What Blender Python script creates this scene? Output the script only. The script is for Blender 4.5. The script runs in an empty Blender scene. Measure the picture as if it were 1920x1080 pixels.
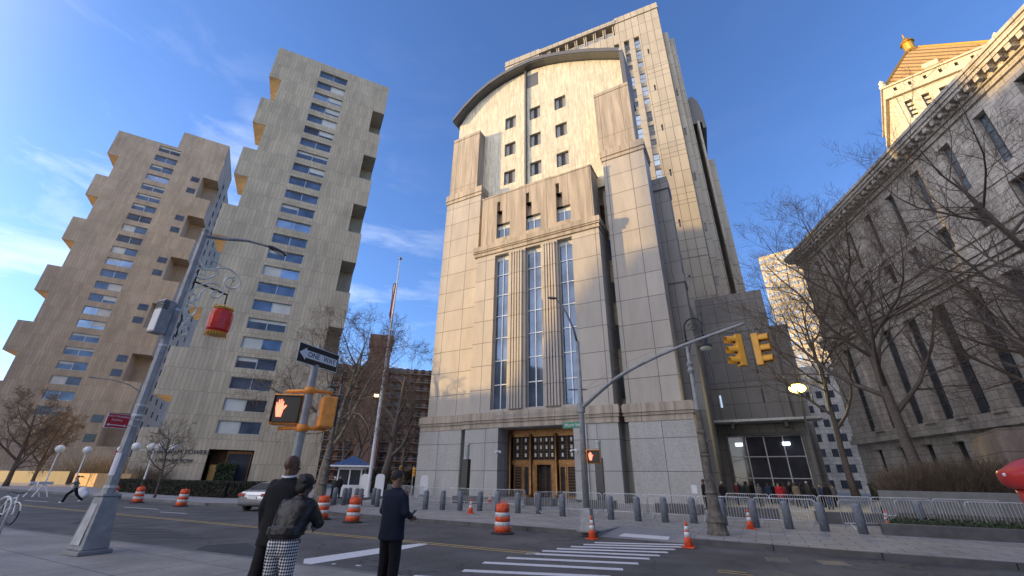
import bpy, bmesh, math, random
from mathutils import Vector, Matrix, noise
R=math.radians
SC=bpy.context.scene
# ------------------------------------------------------------------ camera
F,CX,CY,HC=785.,960.,540.,1.8
_u=Vector((24,1716,-785)).normalized()
_x=Vector((1591,337,785)); _x=(_x-_u*_x.dot(_u)).normalized()
_y=_u.cross(_x)
RM=Matrix((_x,_y,_u))                      # world = RM @ camera space
CAM=Vector((0,0,HC))
cd=bpy.data.cameras.new('camera'); cam=bpy.data.objects.new('camera',cd); SC.collection.objects.link(cam)
cd.sensor_width=36; cd.lens=F/1920*36; cd.clip_start=0.1; cd.clip_end=4000
cam.matrix_world=Matrix.Translation(CAM)@RM.to_4x4()
SC.camera=cam
# ------------------------------------------------------------------ light
SUN_EL=R(7); GLOW=(8.2,6.9,5.3); SD=Vector((-.899,-.438,0)).normalized()
sd=Vector((SD.x*math.cos(SUN_EL),SD.y*math.cos(SUN_EL),math.sin(SUN_EL)))
sl=bpy.data.lights.new('sun','SUN'); sl.energy=4.1; sl.angle=R(.6); sl.color=(1,.64,.23)
so=bpy.data.objects.new('sun',sl); SC.collection.objects.link(so); so.rotation_euler=sd.to_track_quat('Z','Y').to_euler()
W=bpy.data.worlds.new("World"); SC.world=W; W.use_nodes=True
nt=W.node_tree; nt.nodes.clear()
def N(t,ty,**k):
    n=t.nodes.new(ty)
    for a,b in k.items(): setattr(n,a,b)
    return n
wo=N(nt,'ShaderNodeOutputWorld'); bg=N(nt,'ShaderNodeBackground'); bg.inputs[1].default_value=.145
sk=N(nt,'ShaderNodeTexSky',sky_type='NISHITA',sun_disc=False,sun_elevation=R(12),sun_rotation=math.atan2(SD.x,SD.y),air_density=1.0,dust_density=.6,ozone_density=3.0)
tc=N(nt,'ShaderNodeTexCoord'); mp=N(nt,'ShaderNodeMapping'); mp.inputs['Scale'].default_value=(1.2,1.6,5.5); mp.inputs['Rotation'].default_value=(.25,.1,.5)
nz=N(nt,'ShaderNodeTexNoise'); nz.inputs['Scale'].default_value=1.5; nz.inputs['Detail'].default_value=9; nz.inputs['Roughness'].default_value=.6; nz.inputs['Distortion'].default_value=.9
cr=N(nt,'ShaderNodeValToRGB'); cr.color_ramp.elements[0].position=.50; cr.color_ramp.elements[1].position=.78
# the clouds lie low in the west
dt=N(nt,'ShaderNodeVectorMath',operation='DOT_PRODUCT'); dt.inputs[1].default_value=(-.93,.30,-.12)
mr=N(nt,'ShaderNodeMapRange'); mr.inputs['From Min'].default_value=.58; mr.inputs['From Max'].default_value=.98; mr.inputs['To Min'].default_value=.02; mr.inputs['To Max'].default_value=1.0
mu=N(nt,'ShaderNodeMath',operation='MULTIPLY')
hs=N(nt,'ShaderNodeHueSaturation'); hs.inputs['Saturation'].default_value=1.0
tint=N(nt,'ShaderNodeMixRGB',blend_type='MULTIPLY'); tint.inputs[0].default_value=1; tint.inputs[2].default_value=(.84,.98,1.32,1)
mx=N(nt,'ShaderNodeMixRGB'); mx.inputs[2].default_value=(5.6,5.9,6.4,1)
L=nt.links.new
L(tc.outputs['Generated'],mp.inputs[0]); L(mp.outputs[0],nz.inputs[0]); L(nz.outputs[0],cr.inputs[0])
L(tc.outputs['Generated'],dt.inputs[0]); L(dt.outputs['Value'],mr.inputs[0]); L(mr.outputs[0],mu.inputs[0]); L(cr.outputs[0],mu.inputs[1])
L(sk.outputs[0],hs.inputs['Color']); L(hs.outputs[0],tint.inputs[1]); L(tint.outputs[0],mx.inputs[1]); L(mu.outputs[0],mx.inputs[0]); # glow lobe added to the unseen sky behind the viewer, fills the shade
gl=N(nt,'ShaderNodeVectorMath',operation='DOT_PRODUCT'); gl.inputs[1].default_value=Vector((-.35,-.92,.20)).normalized()
gm=N(nt,'ShaderNodeMapRange',interpolation_type='SMOOTHSTEP'); gm.inputs['From Min'].default_value=.30; gm.inputs['From Max'].default_value=1.; gm.inputs['To Max'].default_value=1.
gc=N(nt,'ShaderNodeVectorMath',operation='SCALE'); gc.inputs[0].default_value=GLOW
ga=N(nt,'ShaderNodeVectorMath',operation='ADD')
L(tc.outputs['Generated'],gl.inputs[0]); L(gl.outputs['Value'],gm.inputs[0]); L(gm.outputs[0],gc.inputs['Scale']); L(mx.outputs[0],ga.inputs[0]); L(gc.outputs[0],ga.inputs[1])
L(ga.outputs[0],bg.inputs[0]); L(bg.outputs[0],wo.inputs[0])
SC.view_settings.view_transform='Standard'; SC.view_settings.look='None'; SC.view_settings.exposure=.84; SC.view_settings.gamma=1
SC.render.engine='CYCLES'; SC.cycles.max_bounces=6
# ------------------------------------------------------------------ helpers
def ray(px,py): return RM@Vector((px-CX,CY-py,-F))
def G(px,py,z=.15):
    d=ray(px,py); return CAM+d*((z-HC)/d.z)
def D(px,py,dist,z=.15):                    # ground point in the direction of a pixel at a distance
    d=ray(px,py); d.z=0; d.normalize(); return Vector((d.x*dist,d.y*dist,z))
def onX(px,py,x):
    d=ray(px,py); return CAM+d*(x/d.x)
def onY(px,py,y):
    d=ray(px,py); return CAM+d*(y/d.y)
def link(o): SC.collection.objects.link(o); return o
def prop(o,label=None,cat=None,group=None,kind=None):
    if label: o['label']=label
    if cat: o['category']=cat
    if group: o['group']=group
    if kind: o['kind']=kind
    return o
def thing(name,label,cat,loc=(0,0,0),rz=0,group=None):
    o=link(bpy.data.objects.new(name,None)); o.empty_display_size=.2
    o.location=loc; o.rotation_euler=(0,0,rz)
    return prop(o,label,cat,group)
class MB:
    def __init__(s): s.v=[];s.f=[];s.m=[];s.cm=0
    def add(s,vs,fs):
        o=len(s.v); s.v+=[tuple(v) for v in vs]; s.f+=[tuple(i+o for i in f) for f in fs]; s.m+=[s.cm]*len(fs); return s
    def box(s,x0,x1,y0,y1,z0,z1):
        return s.add([(x0,y0,z0),(x1,y0,z0),(x1,y1,z0),(x0,y1,z0),(x0,y0,z1),(x1,y0,z1),(x1,y1,z1),(x0,y1,z1)],
            [(0,3,2,1),(4,5,6,7),(0,1,5,4),(1,2,6,5),(2,3,7,6),(3,0,4,7)])
    def cbox(s,c,sz,M=None):
        h=[a/2 for a in sz]; vs=[Vector((i*h[0],j*h[1],k*h[2])) for k in(-1,1) for i,j in((-1,-1),(1,-1),(1,1),(-1,1))]
        if M: vs=[M@v for v in vs]
        return s.add([v+Vector(c) for v in vs],[(0,3,2,1),(4,5,6,7),(0,1,5,4),(1,2,6,5),(2,3,7,6),(3,0,4,7)])
    def quad(s,*p): return s.add(p,[tuple(range(len(p)))])
    def frus(s,c,w0,w1,h,n=4,rot=0):
        """tapered prism, w = half widths (x,y)"""
        vs=[]
        for w,z in((w0,0),(w1,h)):
            for i in range(n):
                a=rot+2*math.pi*i/n+math.pi/n; k=1/math.cos(math.pi/n) if n==4 else 1
                vs.append((c[0]+w[0]*math.cos(a)*k,c[1]+w[1]*math.sin(a)*k,c[2]+z))
        return s.add(vs,[(i,(i+1)%n,n+(i+1)%n,n+i) for i in range(n)]+[tuple(range(n))[::-1],tuple(range(n,2*n))])
    def tube(s,pts,rad,n=8,cap=True,sc=(1,1)):
        pts=[Vector(p) for p in pts]; rad=rad if hasattr(rad,'__len__') else [rad]*len(pts)
        vs=[];fs=[];t0=(pts[1]-pts[0]).normalized()
        a=Vector((0,0,1)) if abs(t0.z)<.9 else Vector((1,0,0)); nx=t0.cross(a).normalized()
        for i,p in enumerate(pts):
            t=(pts[min(i+1,len(pts)-1)]-pts[max(i-1,0)])
            if t.length<1e-9: t=t0
            t=t.normalized(); nx=(nx-t*nx.dot(t)); nx=nx.normalized() if nx.length>1e-6 else t.orthogonal().normalized(); ny=t.cross(nx)
            for k in range(n):
                an=2*math.pi*k/n; vs.append(p+nx*math.cos(an)*rad[i]*sc[0]+ny*math.sin(an)*rad[i]*sc[1])
        for i in range(len(pts)-1):
            for k in range(n): fs.append((i*n+k,i*n+(k+1)%n,(i+1)*n+(k+1)%n,(i+1)*n+k))
        if cap: fs+= [tuple(range(n))[::-1],tuple(range((len(pts)-1)*n,len(pts)*n))]
        return s.add(vs,fs)
    def lathe(s,prof,c=(0,0,0),n=24,sx=1,sy=1):
        vs=[];fs=[]
        for r,z in prof:
            for k in range(n): a=2*math.pi*k/n; vs.append((c[0]+r*sx*math.cos(a),c[1]+r*sy*math.sin(a),c[2]+z))
        for i in range(len(prof)-1):
            for k in range(n): fs.append((i*n+k,i*n+(k+1)%n,(i+1)*n+(k+1)%n,(i+1)*n+k))
        fs+=[tuple(range(n))[::-1],tuple(range((len(prof)-1)*n,len(prof)*n))]
        return s.add(vs,fs)
    def ell(s,c,r,M=None,n=14,m=9):
        vs=[];fs=[]
        for i in range(m+1):
            th=math.pi*i/m
            for k in range(n):
                a=2*math.pi*k/n; v=Vector((r[0]*math.sin(th)*math.cos(a),r[1]*math.sin(th)*math.sin(a),r[2]*math.cos(th)))
                if M: v=M@v
                vs.append(v+Vector(c))
        for i in range(m):
            for k in range(n): fs.append((i*n+k,(i+1)*n+k,(i+1)*n+(k+1)%n,i*n+(k+1)%n))
        return s.add(vs,fs)
    def prism(s,poly,y0,y1):
        """polygon in x,z extruded along y"""
        n=len(poly); vs=[(x,y0,z) for x,z in poly]+[(x,y1,z) for x,z in poly]
        return s.add(vs,[tuple(range(n)),tuple(range(n,2*n))[::-1]]+[(i,n+i,n+(i+1)%n,(i+1)%n) for i in range(n)])
    def slab(s,poly,z0,z1):
        n=len(poly); vs=[(p[0],p[1],z0) for p in poly]+[(p[0],p[1],z1) for p in poly]
        return s.add(vs,[tuple(range(n))[::-1],tuple(range(n,2*n))]+[(i,(i+1)%n,n+(i+1)%n,n+i) for i in range(n)])
    def wall(s,x0,x1,z0,z1,y,holes,dep):
        """wall sheet facing -y with openings and reveals; holes=(x0,x1,z0,z1)"""
        hs=[h for h in holes if h[1]>x0 and h[0]<x1 and h[3]>z0 and h[2]<z1]
        xs=sorted({x0,x1}|{min(max(h[i],x0),x1) for h in hs for i in(0,1)}); zs=sorted({z0,z1}|{min(max(h[i],z0),z1) for h in hs for i in(2,3)})
        for a,b in zip(xs,xs[1:]):
            for c,d in zip(zs,zs[1:]):
                m=((a+b)/2,(c+d)/2)
                if any(h[0]<m[0]<h[1] and h[2]<m[1]<h[3] for h in hs): continue
                s.quad((a,y,c),(b,y,c),(b,y,d),(a,y,d))
        for a,b,c,d in hs:
            s.quad((a,y,c),(a,y,d),(a,y+dep,d),(a,y+dep,c)); s.quad((b,y,c),(b,y+dep,c),(b,y+dep,d),(b,y,d))
            s.quad((a,y,d),(b,y,d),(b,y+dep,d),(a,y+dep,d)); s.quad((a,y,c),(a,y+dep,c),(b,y+dep,c),(b,y,c))
        return s
    def mesh(s,name):
        me=bpy.data.meshes.new(name); me.from_pydata(s.v,[],s.f); me.update(); return me
    def build(s,name,mats,parent=None,smooth=False,loc=None,bev=0,remesh=0,sm=0):
        me=s.mesh(name); mats=mats if isinstance(mats,(list,tuple)) else [mats]
        for m in mats: me.materials.append(m)
        if len(mats)>1:
            for p,i in zip(me.polygons,s.m): p.material_index=i
        o=link(bpy.data.objects.new(name,me))
        if smooth or remesh:
            for p in me.polygons: p.use_smooth=True
        if parent: o.parent=parent
        if loc: o.location=loc
        if bev: b=o.modifiers.new('b','BEVEL'); b.width=bev; b.segments=2; b.limit_method='ANGLE'
        if remesh:
            r=o.modifiers.new('r','REMESH'); r.mode='VOXEL'; r.voxel_size=remesh; r.use_smooth_shade=True
            if sm: q=o.modifiers.new('s','SMOOTH'); q.factor=.5; q.iterations=sm
        return o
def arc(c,r,a0,a1,n,ax=(1,0,0),ay=(0,0,1)):
    ax=Vector(ax);ay=Vector(ay);c=Vector(c)
    return [c+ax*r*math.cos(a0+(a1-a0)*i/n)+ay*r*math.sin(a0+(a1-a0)*i/n) for i in range(n+1)]
def kids(o): return [c for c in bpy.data.objects if c.parent==o]
def copy_tree(o,parent=None):
    c=link(o.copy())
    if parent: c.parent=parent
    for k in o.children: copy_tree(k,c)
    return c
def dup(o,loc,rz=0,label=None,group=None):
    c=copy_tree(o); c.location=loc; c.rotation_euler=(0,0,rz)
    if label: c['label']=label
    if group: c['group']=group
    return c
def text(s,size,mat,parent,loc,rot,name='lettering',ext=.004,sx=1):
    cu=bpy.data.curves.new(name,'FONT'); cu.body=s; cu.size=size; cu.extrude=ext; cu.align_x='CENTER'; cu.align_y='CENTER'
    t=link(bpy.data.objects.new(name,cu)); me=bpy.data.meshes.new_from_object(t); bpy.data.objects.remove(t)
    me.materials.clear(); me.materials.append(mat)
    o=link(bpy.data.objects.new(name,me)); o.parent=parent; o.location=loc; o.rotation_euler=rot; o.scale=(sx,1,1); return o
# ------------------------------------------------------------------ materials
def mat(name,col,rough=.7,metal=0,var=.12,vs=3.,bump=0,bs=40.,emit=0,spec=.5,streak=0,alpha=1,dirt=0):
    m=bpy.data.materials.new(name); m.use_nodes=True; t=m.node_tree; l=t.links.new
    p=t.nodes['Principled BSDF']; p.inputs['Roughness'].default_value=rough; p.inputs['Metallic'].default_value=metal
    p.inputs['Base Color'].default_value=(*col,1); p.inputs['Specular IOR Level'].default_value=spec
    if emit: p.inputs['Emission Color'].default_value=(*col,1); p.inputs['Emission Strength'].default_value=emit
    tc=N(t,'ShaderNodeTexCoord'); last=None
    if var:
        mp=N(t,'ShaderNodeMapping'); l(tc.outputs['Object'],mp.inputs[0])
        if streak: mp.inputs['Scale'].default_value=(1,1,streak)
        nz=N(t,'ShaderNodeTexNoise'); nz.inputs['Scale'].default_value=vs; nz.inputs['Detail'].default_value=6; l(mp.outputs[0],nz.inputs[0])
        r=N(t,'ShaderNodeMapRange'); r.inputs['From Min'].default_value=.3; r.inputs['From Max'].default_value=.7; r.inputs['To Min'].default_value=1-var; r.inputs['To Max'].default_value=1+var
        l(nz.outputs[0],r.inputs[0]); x=N(t,'ShaderNodeVectorMath',operation='SCALE'); x.inputs[0].default_value=col; l(r.outputs[0],x.inputs['Scale'])
        last=x.outputs[0]; l(last,p.inputs['Base Color'])
    if bump:
        n2=N(t,'ShaderNodeTexNoise'); n2.inputs['Scale'].default_value=bs; n2.inputs['Detail'].default_value=5; l(tc.outputs['Object'],n2.inputs[0])
        b=N(t,'ShaderNodeBump'); b.inputs['Strength'].default_value=bump; b.inputs['Distance'].default_value=.02; l(n2.outputs[0],b.inputs['Height']); l(b.outputs[0],p.inputs['Normal'])
    return m
def stone(name,col,bw,rh,mort=.03,jd=.45,var=.1,vs=1.2,off=0.,speck=.12,stain=.12,bump=.15,sp_s=25.,rough=.75,horiz=False,streak=.25,sq=1.,joint=None):
    """panelled stone: joints from a brick pattern on (x+y, z), speckle, vertical water stains"""
    m=bpy.data.materials.new(name); m.use_nodes=True; t=m.node_tree; l=t.links.new
    p=t.nodes['Principled BSDF']; p.inputs['Roughness'].default_value=rough
    tc=N(t,'ShaderNodeTexCoord'); sp=N(t,'ShaderNodeSeparateXYZ'); l(tc.outputs['Object'],sp.inputs[0])
    cb=N(t,'ShaderNodeCombineXYZ')
    if horiz: l(sp.outputs[0],cb.inputs[0]); l(sp.outputs[1],cb.inputs[1])
    else:
        ad=N(t,'ShaderNodeMath',operation='ADD'); l(sp.outputs[0],ad.inputs[0]); l(sp.outputs[1],ad.inputs[1]); l(ad.outputs[0],cb.inputs[0]); l(sp.outputs[2],cb.inputs[1])
    br=N(t,'ShaderNodeTexBrick'); br.offset=off; br.squash=sq; br.squash_frequency=2
    for k,v in(('Scale',1),('Brick Width',bw),('Row Height',rh),('Mortar Size',mort),('Mortar Smooth',.1),('Bias',0)): br.inputs[k].default_value=v
    br.inputs['Color1'].default_value=(*[c*(1+var*.5) for c in col],1); br.inputs['Color2'].default_value=(*[c*(1-var*.5) for c in col],1)
    br.inputs['Mortar'].default_value=(*(joint or [c*jd for c in col]),1)
    l(cb.outputs[0],br.inputs['Vector'])
    n1=N(t,'ShaderNodeTexNoise'); n1.inputs['Scale'].default_value=sp_s; n1.inputs['Detail'].default_value=4; l(tc.outputs['Object'],n1.inputs[0])
    r1=N(t,'ShaderNodeMapRange'); r1.inputs['From Min'].default_value=.3; r1.inputs['From Max'].default_value=.7; r1.inputs['To Min'].default_value=1-speck; r1.inputs['To Max'].default_value=1+speck; l(n1.outputs[0],r1.inputs[0])
    mp=N(t,'ShaderNodeMapping'); mp.inputs['Scale'].default_value=(1,1,streak); l(tc.outputs['Object'],mp.inputs[0])
    n2=N(t,'ShaderNodeTexNoise'); n2.inputs['Scale'].default_value=vs; n2.inputs['Detail'].default_value=8; n2.inputs['Roughness'].default_value=.65; l(mp.outputs[0],n2.inputs[0])
    r2=N(t,'ShaderNodeMapRange'); r2.inputs['From Min'].default_value=.35; r2.inputs['From Max'].default_value=.65; r2.inputs['To Min'].default_value=1-stain; r2.inputs['To Max'].default_value=1+stain*.6; l(n2.outputs[0],r2.inputs[0])
    m1=N(t,'ShaderNodeMath',operation='MULTIPLY'); l(r1.outputs[0],m1.inputs[0]); l(r2.outputs[0],m1.inputs[1])
    x=N(t,'ShaderNodeVectorMath',operation='SCALE'); l(br.outputs['Color'],x.inputs[0]); l(m1.outputs[0],x.inputs['Scale']); l(x.outputs[0],p.inputs['Base Color'])
    b=N(t,'ShaderNodeBump'); b.inputs['Strength'].default_value=bump; b.inputs['Distance'].default_value=.03
    bm=N(t,'ShaderNodeMath',operation='MULTIPLY_ADD'); l(br.outputs['Fac'],bm.inputs[0]); bm.inputs[1].default_value=-1.5; l(n1.outputs[0],bm.inputs[2]); l(bm.outputs[0],b.inputs['Height']); l(b.outputs[0],p.inputs['Normal'])
    return m
def glass(name,col,metal=.55,rough=.04,var=.35,vs=.5):
    m=mat(name,col,rough,metal,var,vs,bump=.04,bs=.8); return m
GRAN=stone('granite',(.40,.375,.335),2.75,2.6,.035,.35,.13,1.0,0,.13,.10)
GRANB=stone('granite_base',(.37,.37,.36),2.9,2.55,.03,.35,.13,1.,0,.2,.10,sp_s=14)
GRANT=stone('granite_tower',(.40,.37,.31),1.35,3.27,.05,.4,.14,.6,0,.1,.1,sp_s=10)
GRANS=stone('granite_stained',(.37,.325,.265),2.75,40,.03,.4,.05,1.6,0,.12,.35,streak=.08)
MARB=stone('marble',(.57,.535,.415),2.3,3.5,.03,.75,.06,4.5,0,.05,.30,bump=.05,sp_s=6,rough=.5,streak=.13)
CONC=stone('board_concrete',(.45,.395,.295),.62,3.44,.035,.66,.20,.22,.37,.12,.20,streak=.6,bump=.35,sp_s=9)
CONC2=stone('board_concrete_warm',(.42,.345,.255),.62,3.44,.035,.70,.20,.22,.37,.12,.20,streak=.6,bump=.35,sp_s=9)
CONCP=mat('smooth_concrete',(.40,.35,.27),.85,var=.2,vs=.6,bump=.2)
BRICKS=stone('brick',(.27,.145,.10),.22,.075,.012,1.5,.35,1.,.5,.15,.2)
LIME=stone('limestone',(.45,.42,.375),1.6,.8,.03,.5,.22,.5,.5,.18,.3,sp_s=3)
LIMEW=stone('pale_limestone',(.60,.52,.37),1.8,1.,.03,.7,.08,.3,.5,.08,.1,sp_s=3)
ASPH=mat('asphalt',(.100,.098,.093),.82,var=.28,vs=.6,bump=.5,bs=60)
def cracks(m,sc=.42,amt=.7):
    t=m.node_tree; l=t.links.new; p=t.nodes['Principled BSDF']; src=p.inputs['Base Color'].links[0].from_socket
    tc=N(t,'ShaderNodeTexCoord'); nz=N(t,'ShaderNodeTexNoise'); nz.inputs['Scale'].default_value=1.3; nz.inputs['Detail'].default_value=5; l(tc.outputs['Object'],nz.inputs[0])
    ad=N(t,'ShaderNodeVectorMath',operation='ADD'); l(tc.outputs['Object'],ad.inputs[0]); l(nz.outputs['Color'],ad.inputs[1])
    v=N(t,'ShaderNodeTexVoronoi',feature='DISTANCE_TO_EDGE'); v.inputs['Scale'].default_value=sc; l(ad.outputs[0],v.inputs['Vector'])
    r=N(t,'ShaderNodeMapRange'); r.inputs['From Max'].default_value=.010; r.inputs['To Min'].default_value=1-amt; r.inputs['To Max'].default_value=1; l(v.outputs['Distance'],r.inputs[0])
    n2=N(t,'ShaderNodeTexNoise'); n2.inputs['Scale'].default_value=.22; n2.inputs['Detail'].default_value=8; n2.inputs['Roughness'].default_value=.7; l(tc.outputs['Object'],n2.inputs[0])
    r2=N(t,'ShaderNodeMapRange'); r2.inputs['From Min'].default_value=.4; r2.inputs['From Max'].default_value=.62; r2.inputs['To Min'].default_value=.72; r2.inputs['To Max'].default_value=1.12; l(n2.outputs[0],r2.inputs[0])
    mm=N(t,'ShaderNodeMath',operation='MULTIPLY'); l(r.outputs[0],mm.inputs[0]); l(r2.outputs[0],mm.inputs[1])
    x=N(t,'ShaderNodeVectorMath',operation='SCALE'); l(src,x.inputs[0]); l(mm.outputs[0],x.inputs['Scale']); l(x.outputs[0],p.inputs['Base Color'])
cracks(ASPH)
ASPHD=mat('asphalt_patch',(.05,.05,.052),.85,var=.2,vs=1.,bump=.5,bs=60)
PAVE=stone('concrete_flags',(.28,.265,.24),1.5,1.5,.015,.45,.08,.8,0,.1,.22,horiz=True,sp_s=12,streak=1)
PAVER=stone('plaza_pavers',(.30,.29,.27),.9,.6,.02,.45,.14,.8,.5,.12,.2,horiz=True,sp_s=14,streak=1)
KERB=mat('kerb_stone',(.16,.16,.158),.8,var=.2,vs=2,bump=.3)
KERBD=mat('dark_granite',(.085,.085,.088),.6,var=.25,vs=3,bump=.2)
LIGHTC=mat('ramp_concrete',(.24,.24,.245),.85,var=.12,vs=2,bump=.2)
def worn(name,col,under,wear=.5,sc=9):
    m=mat(name,col,.7,var=0); t=m.node_tree; l=t.links.new; p=t.nodes['Principled BSDF']
    tc=N(t,'ShaderNodeTexCoord'); nz=N(t,'ShaderNodeTexNoise'); nz.inputs['Scale'].default_value=sc; nz.inputs['Detail'].default_value=9; nz.inputs['Roughness'].default_value=.75; l(tc.outputs['Object'],nz.inputs[0])
    r=N(t,'ShaderNodeValToRGB'); r.color_ramp.elements[0].position=wear-.07; r.color_ramp.elements[1].position=wear+.07; r.color_ramp.elements[0].color=(*under,1); r.color_ramp.elements[1].color=(*col,1)
    l(nz.outputs[0],r.inputs[0]); l(r.outputs[0],p.inputs['Base Color']); return m
PAINTW=worn('white_road_paint',(.66,.66,.66),(.2,.2,.2),.37); PAINTY=worn('yellow_road_paint',(.46,.32,.10),(.12,.11,.09),.43,5)
PAINTF=worn('faded_road_paint',(.13,.13,.13),(.06,.06,.063),.45,6)
GALV=mat('galvanised_steel',(.50,.52,.54),.42,.3,.2,4,bump=.1)
GPOLE=mat('grey_pole_paint',(.27,.28,.29),.5,.1,.22,5,bump=.15)
DGREY=mat('dark_grey_metal',(.10,.105,.115),.45,.2,.15,4)
BLACK=mat('black_metal',(.02,.02,.022),.45,.1,.2,6)
BOLL=mat('bollard_paint',(.16,.18,.21),.55,0,.3,7,bump=.2)
SIGO=mat('signal_orange',(.78,.29,.04),.5,0,.22,9)
SIGY=mat('signal_yellow',(.78,.38,.035),.45,0,.1,6)
ORANGE=mat('safety_orange',(.72,.10,.03),.55,0,.30,9); WHITEP=mat('white_sheeting',(.64,.64,.63),.5,0,.22,12)
RUBB=mat('black_rubber',(.025,.025,.027),.7,0,.2,10)
REDP=mat('red_enamel',(.50,.035,.03),.3,0,.12,5); WHITE=mat('white_paint',(.72,.73,.74),.5,0,.06,3)
GREEN=mat('sign_green',(.02,.20,.13),.4,0,.05,5); SIGNR=mat('sign_red',(.50,.02,.035),.4,0,.08,8)
PAPER=mat('paper',(.62,.63,.68),.8,0,.06,6)
BRONZE=mat('bronze',(.27,.145,.06),.35,.75,.3,3); BRONZD=mat('dark_bronze',(.12,.07,.035),.4,.7,.25,3)
GLB=glass('blue_window_glass',(.10,.145,.215),.4); GLD=glass('dark_window_glass',(.07,.08,.10),.35); GLS=glass('sky_window_glass',(.32,.40,.50),.75,.05,.3,.35)
BLIND=mat('window_blind',(.52,.55,.53),.6,0,.12,.6); STEELF=mat('steel_window_frame',(.45,.48,.50),.4,.5,.1,3)
GRANW=stone('shaded_granite',(.235,.235,.23),1.6,2.55,.03,.4,.13,1.,0,.15,.10)  # darkened granite copy: deep shade of wing and side block put into the colour
DARKI=mat('dark_interior',(.02,.021,.024),.8,0,.4,2)
BARK=mat('bark',(.10,.083,.07),.9,0,.35,9,bump=.6,bs=25); TWIG=mat('twig_bark',(.12,.09,.065),.9,0,.3,5)
BARKP=mat('plane_tree_bark',(.20,.165,.12),.85,0,.5,5,bump=.3,bs=12); TWIGP=mat('pale_twig_bark',(.16,.115,.075),.9,0,.3,5)
HEDGE=mat('hedge_leaf',(.045,.046,.032),.8,0,.5,4); HEDGEG=mat('green_leaf',(.035,.055,.022),.75,0,.5,4); BRUSH=mat('brown_twig',(.105,.08,.055),.9,0,.4,3)
# ================================================================== ground
b=MB(); b.quad((-900,-500,0),(900,-500,0),(900,1600,0),(-900,1600,0)); prop(b.build('ground',ASPH),kind='structure')
KN=lambda x: 6.9+.065*(x+9) if x>-9 else 6.9+.075*(x+9)            # near kerb line
KF=lambda x: 16.6-.045*(x+5)                                        # far kerb line
near=[(-75,KN(-75))]+[(x,KN(x)) for x in range(-70,31,5)]
b=MB(); b.slab([(-75,-60),(30,-60)]+near[::-1],-.3,.15); prop(b.build('pavement',PAVE),kind='structure')
b=MB()
for (x0,y0),(x1,y1) in zip(near,near[1:]): b.slab([(x0,y0),(x1,y1),(x1,y1+.16),(x0,y0+.16)],-.3,.153)
prop(b.build('kerb',KERB),kind='structure')
# far side: plaza before the courthouse, a side street, then the apartment pavement
CL=-21.3
plaza=[(-2.4,KF(-2.4)),(60,KF(60)),(60,130),(-34,130),(-34,44),(-31,33),(-25,22),(CL-.6,18.3),(CL+.6,KF(CL)+.15),(CL+2,KF(CL+2)),(-5.4,KF(-5.4)),(-5.2,KF(-5)+2.4),(-2.6,KF(-2.6)+2.4)]
b=MB(); b.slab(plaza,-.3,.15); prop(b.build('plaza_paving',PAVER),kind='structure')
kl=[(-31,33),(-25,22),(CL-.6,18.3),(CL+.6,KF(CL)+.15),(CL+2,KF(CL+2)),(-5.4,KF(-5.4))]
b=MB()
for ch in (kl,[(-2.4,KF(-2.4)),(0,KF(0)),(5,KF(5)),(12,KF(12)),(60,KF(60))]):
    for (x0,y0),(x1,y1) in zip(ch,ch[1:]):
        d=Vector((x1-x0,y1-y0)).normalized(); n=Vector((d.y,-d.x))*.17
        L_=Vector((x1-x0,y1-y0)).length; k=max(1,int(L_/2.4))
        for i in range(k):
            a=Vector((x0,y0)).lerp(Vector((x1,y1)),i/k)+d*.012; c=Vector((x0,y0)).lerp(Vector((x1,y1)),(i+1)/k)-d*.012
            b.slab([tuple(a+n),tuple(c+n),tuple(c),tuple(a)],-.3,.156)
prop(b.build('plaza_kerb',KERBD),kind='structure')
# dropped kerb ramp
b=MB(); y0=KF(-4)
b.add([(-5.4,y0-.1,.008),(-2.4,y0-.2,.008),(-2.6,y0+2.4,.152),(-5.2,y0+2.4,.152),(-5.4,KF(-5.4)+.1,.152),(-2.4,KF(-2.4)+.1,.152),(-4.85,y0-.14,.008),(-2.95,y0-.17,.008),(-5.4,y0+2.4,.152),(-2.4,y0+2.4,.152)],
 [(6,7,2,3),(0,6,3,4),(7,1,5,2),(4,3,8),(5,9,2)]); prop(b.build('kerb_ramp',LIGHTC),kind='structure')
b=MB(); b.add([(-4.75,y0+.25,.034),(-3.05,y0+.2,.032),(-3.1,y0+.85,.068),(-4.7,y0+.9,.070)],[(0,1,2,3)]); prop(b.build('ramp_marking',PAINTW),kind='structure')
sw=[(-30,19.0),(-33,25),(-46,46),(-62,80),(-230,60),(-230,KF(-60)+4),(-60,KF(-60)-.2),(-32,KF(-32)-.05)]
b=MB(); b.slab(sw[::-1],-.3,.15); prop(b.build('far_pavement',mat('pale_concrete_flags',(.27,.27,.275),.85,var=.12,vs=.5,bump=.2)),kind='structure')
b=MB(); ch=[(-150,KF(-60)+1.2),(-60,KF(-60)-.2),(-32,KF(-32)-.05),(-30,19.0),(-33,25)]
for (x0,y0),(x1,y1) in zip(ch,ch[1:]):
    d=Vector((x1-x0,y1-y0)).normalized(); n=Vector((d.y,-d.x))*.18
    b.slab([(x0+n.x,y0+n.y),(x1+n.x,y1+n.y),(x1,y1),(x0,y0)],-.3,.155)
prop(b.build('far_kerb',KERB),kind='structure')
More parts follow.
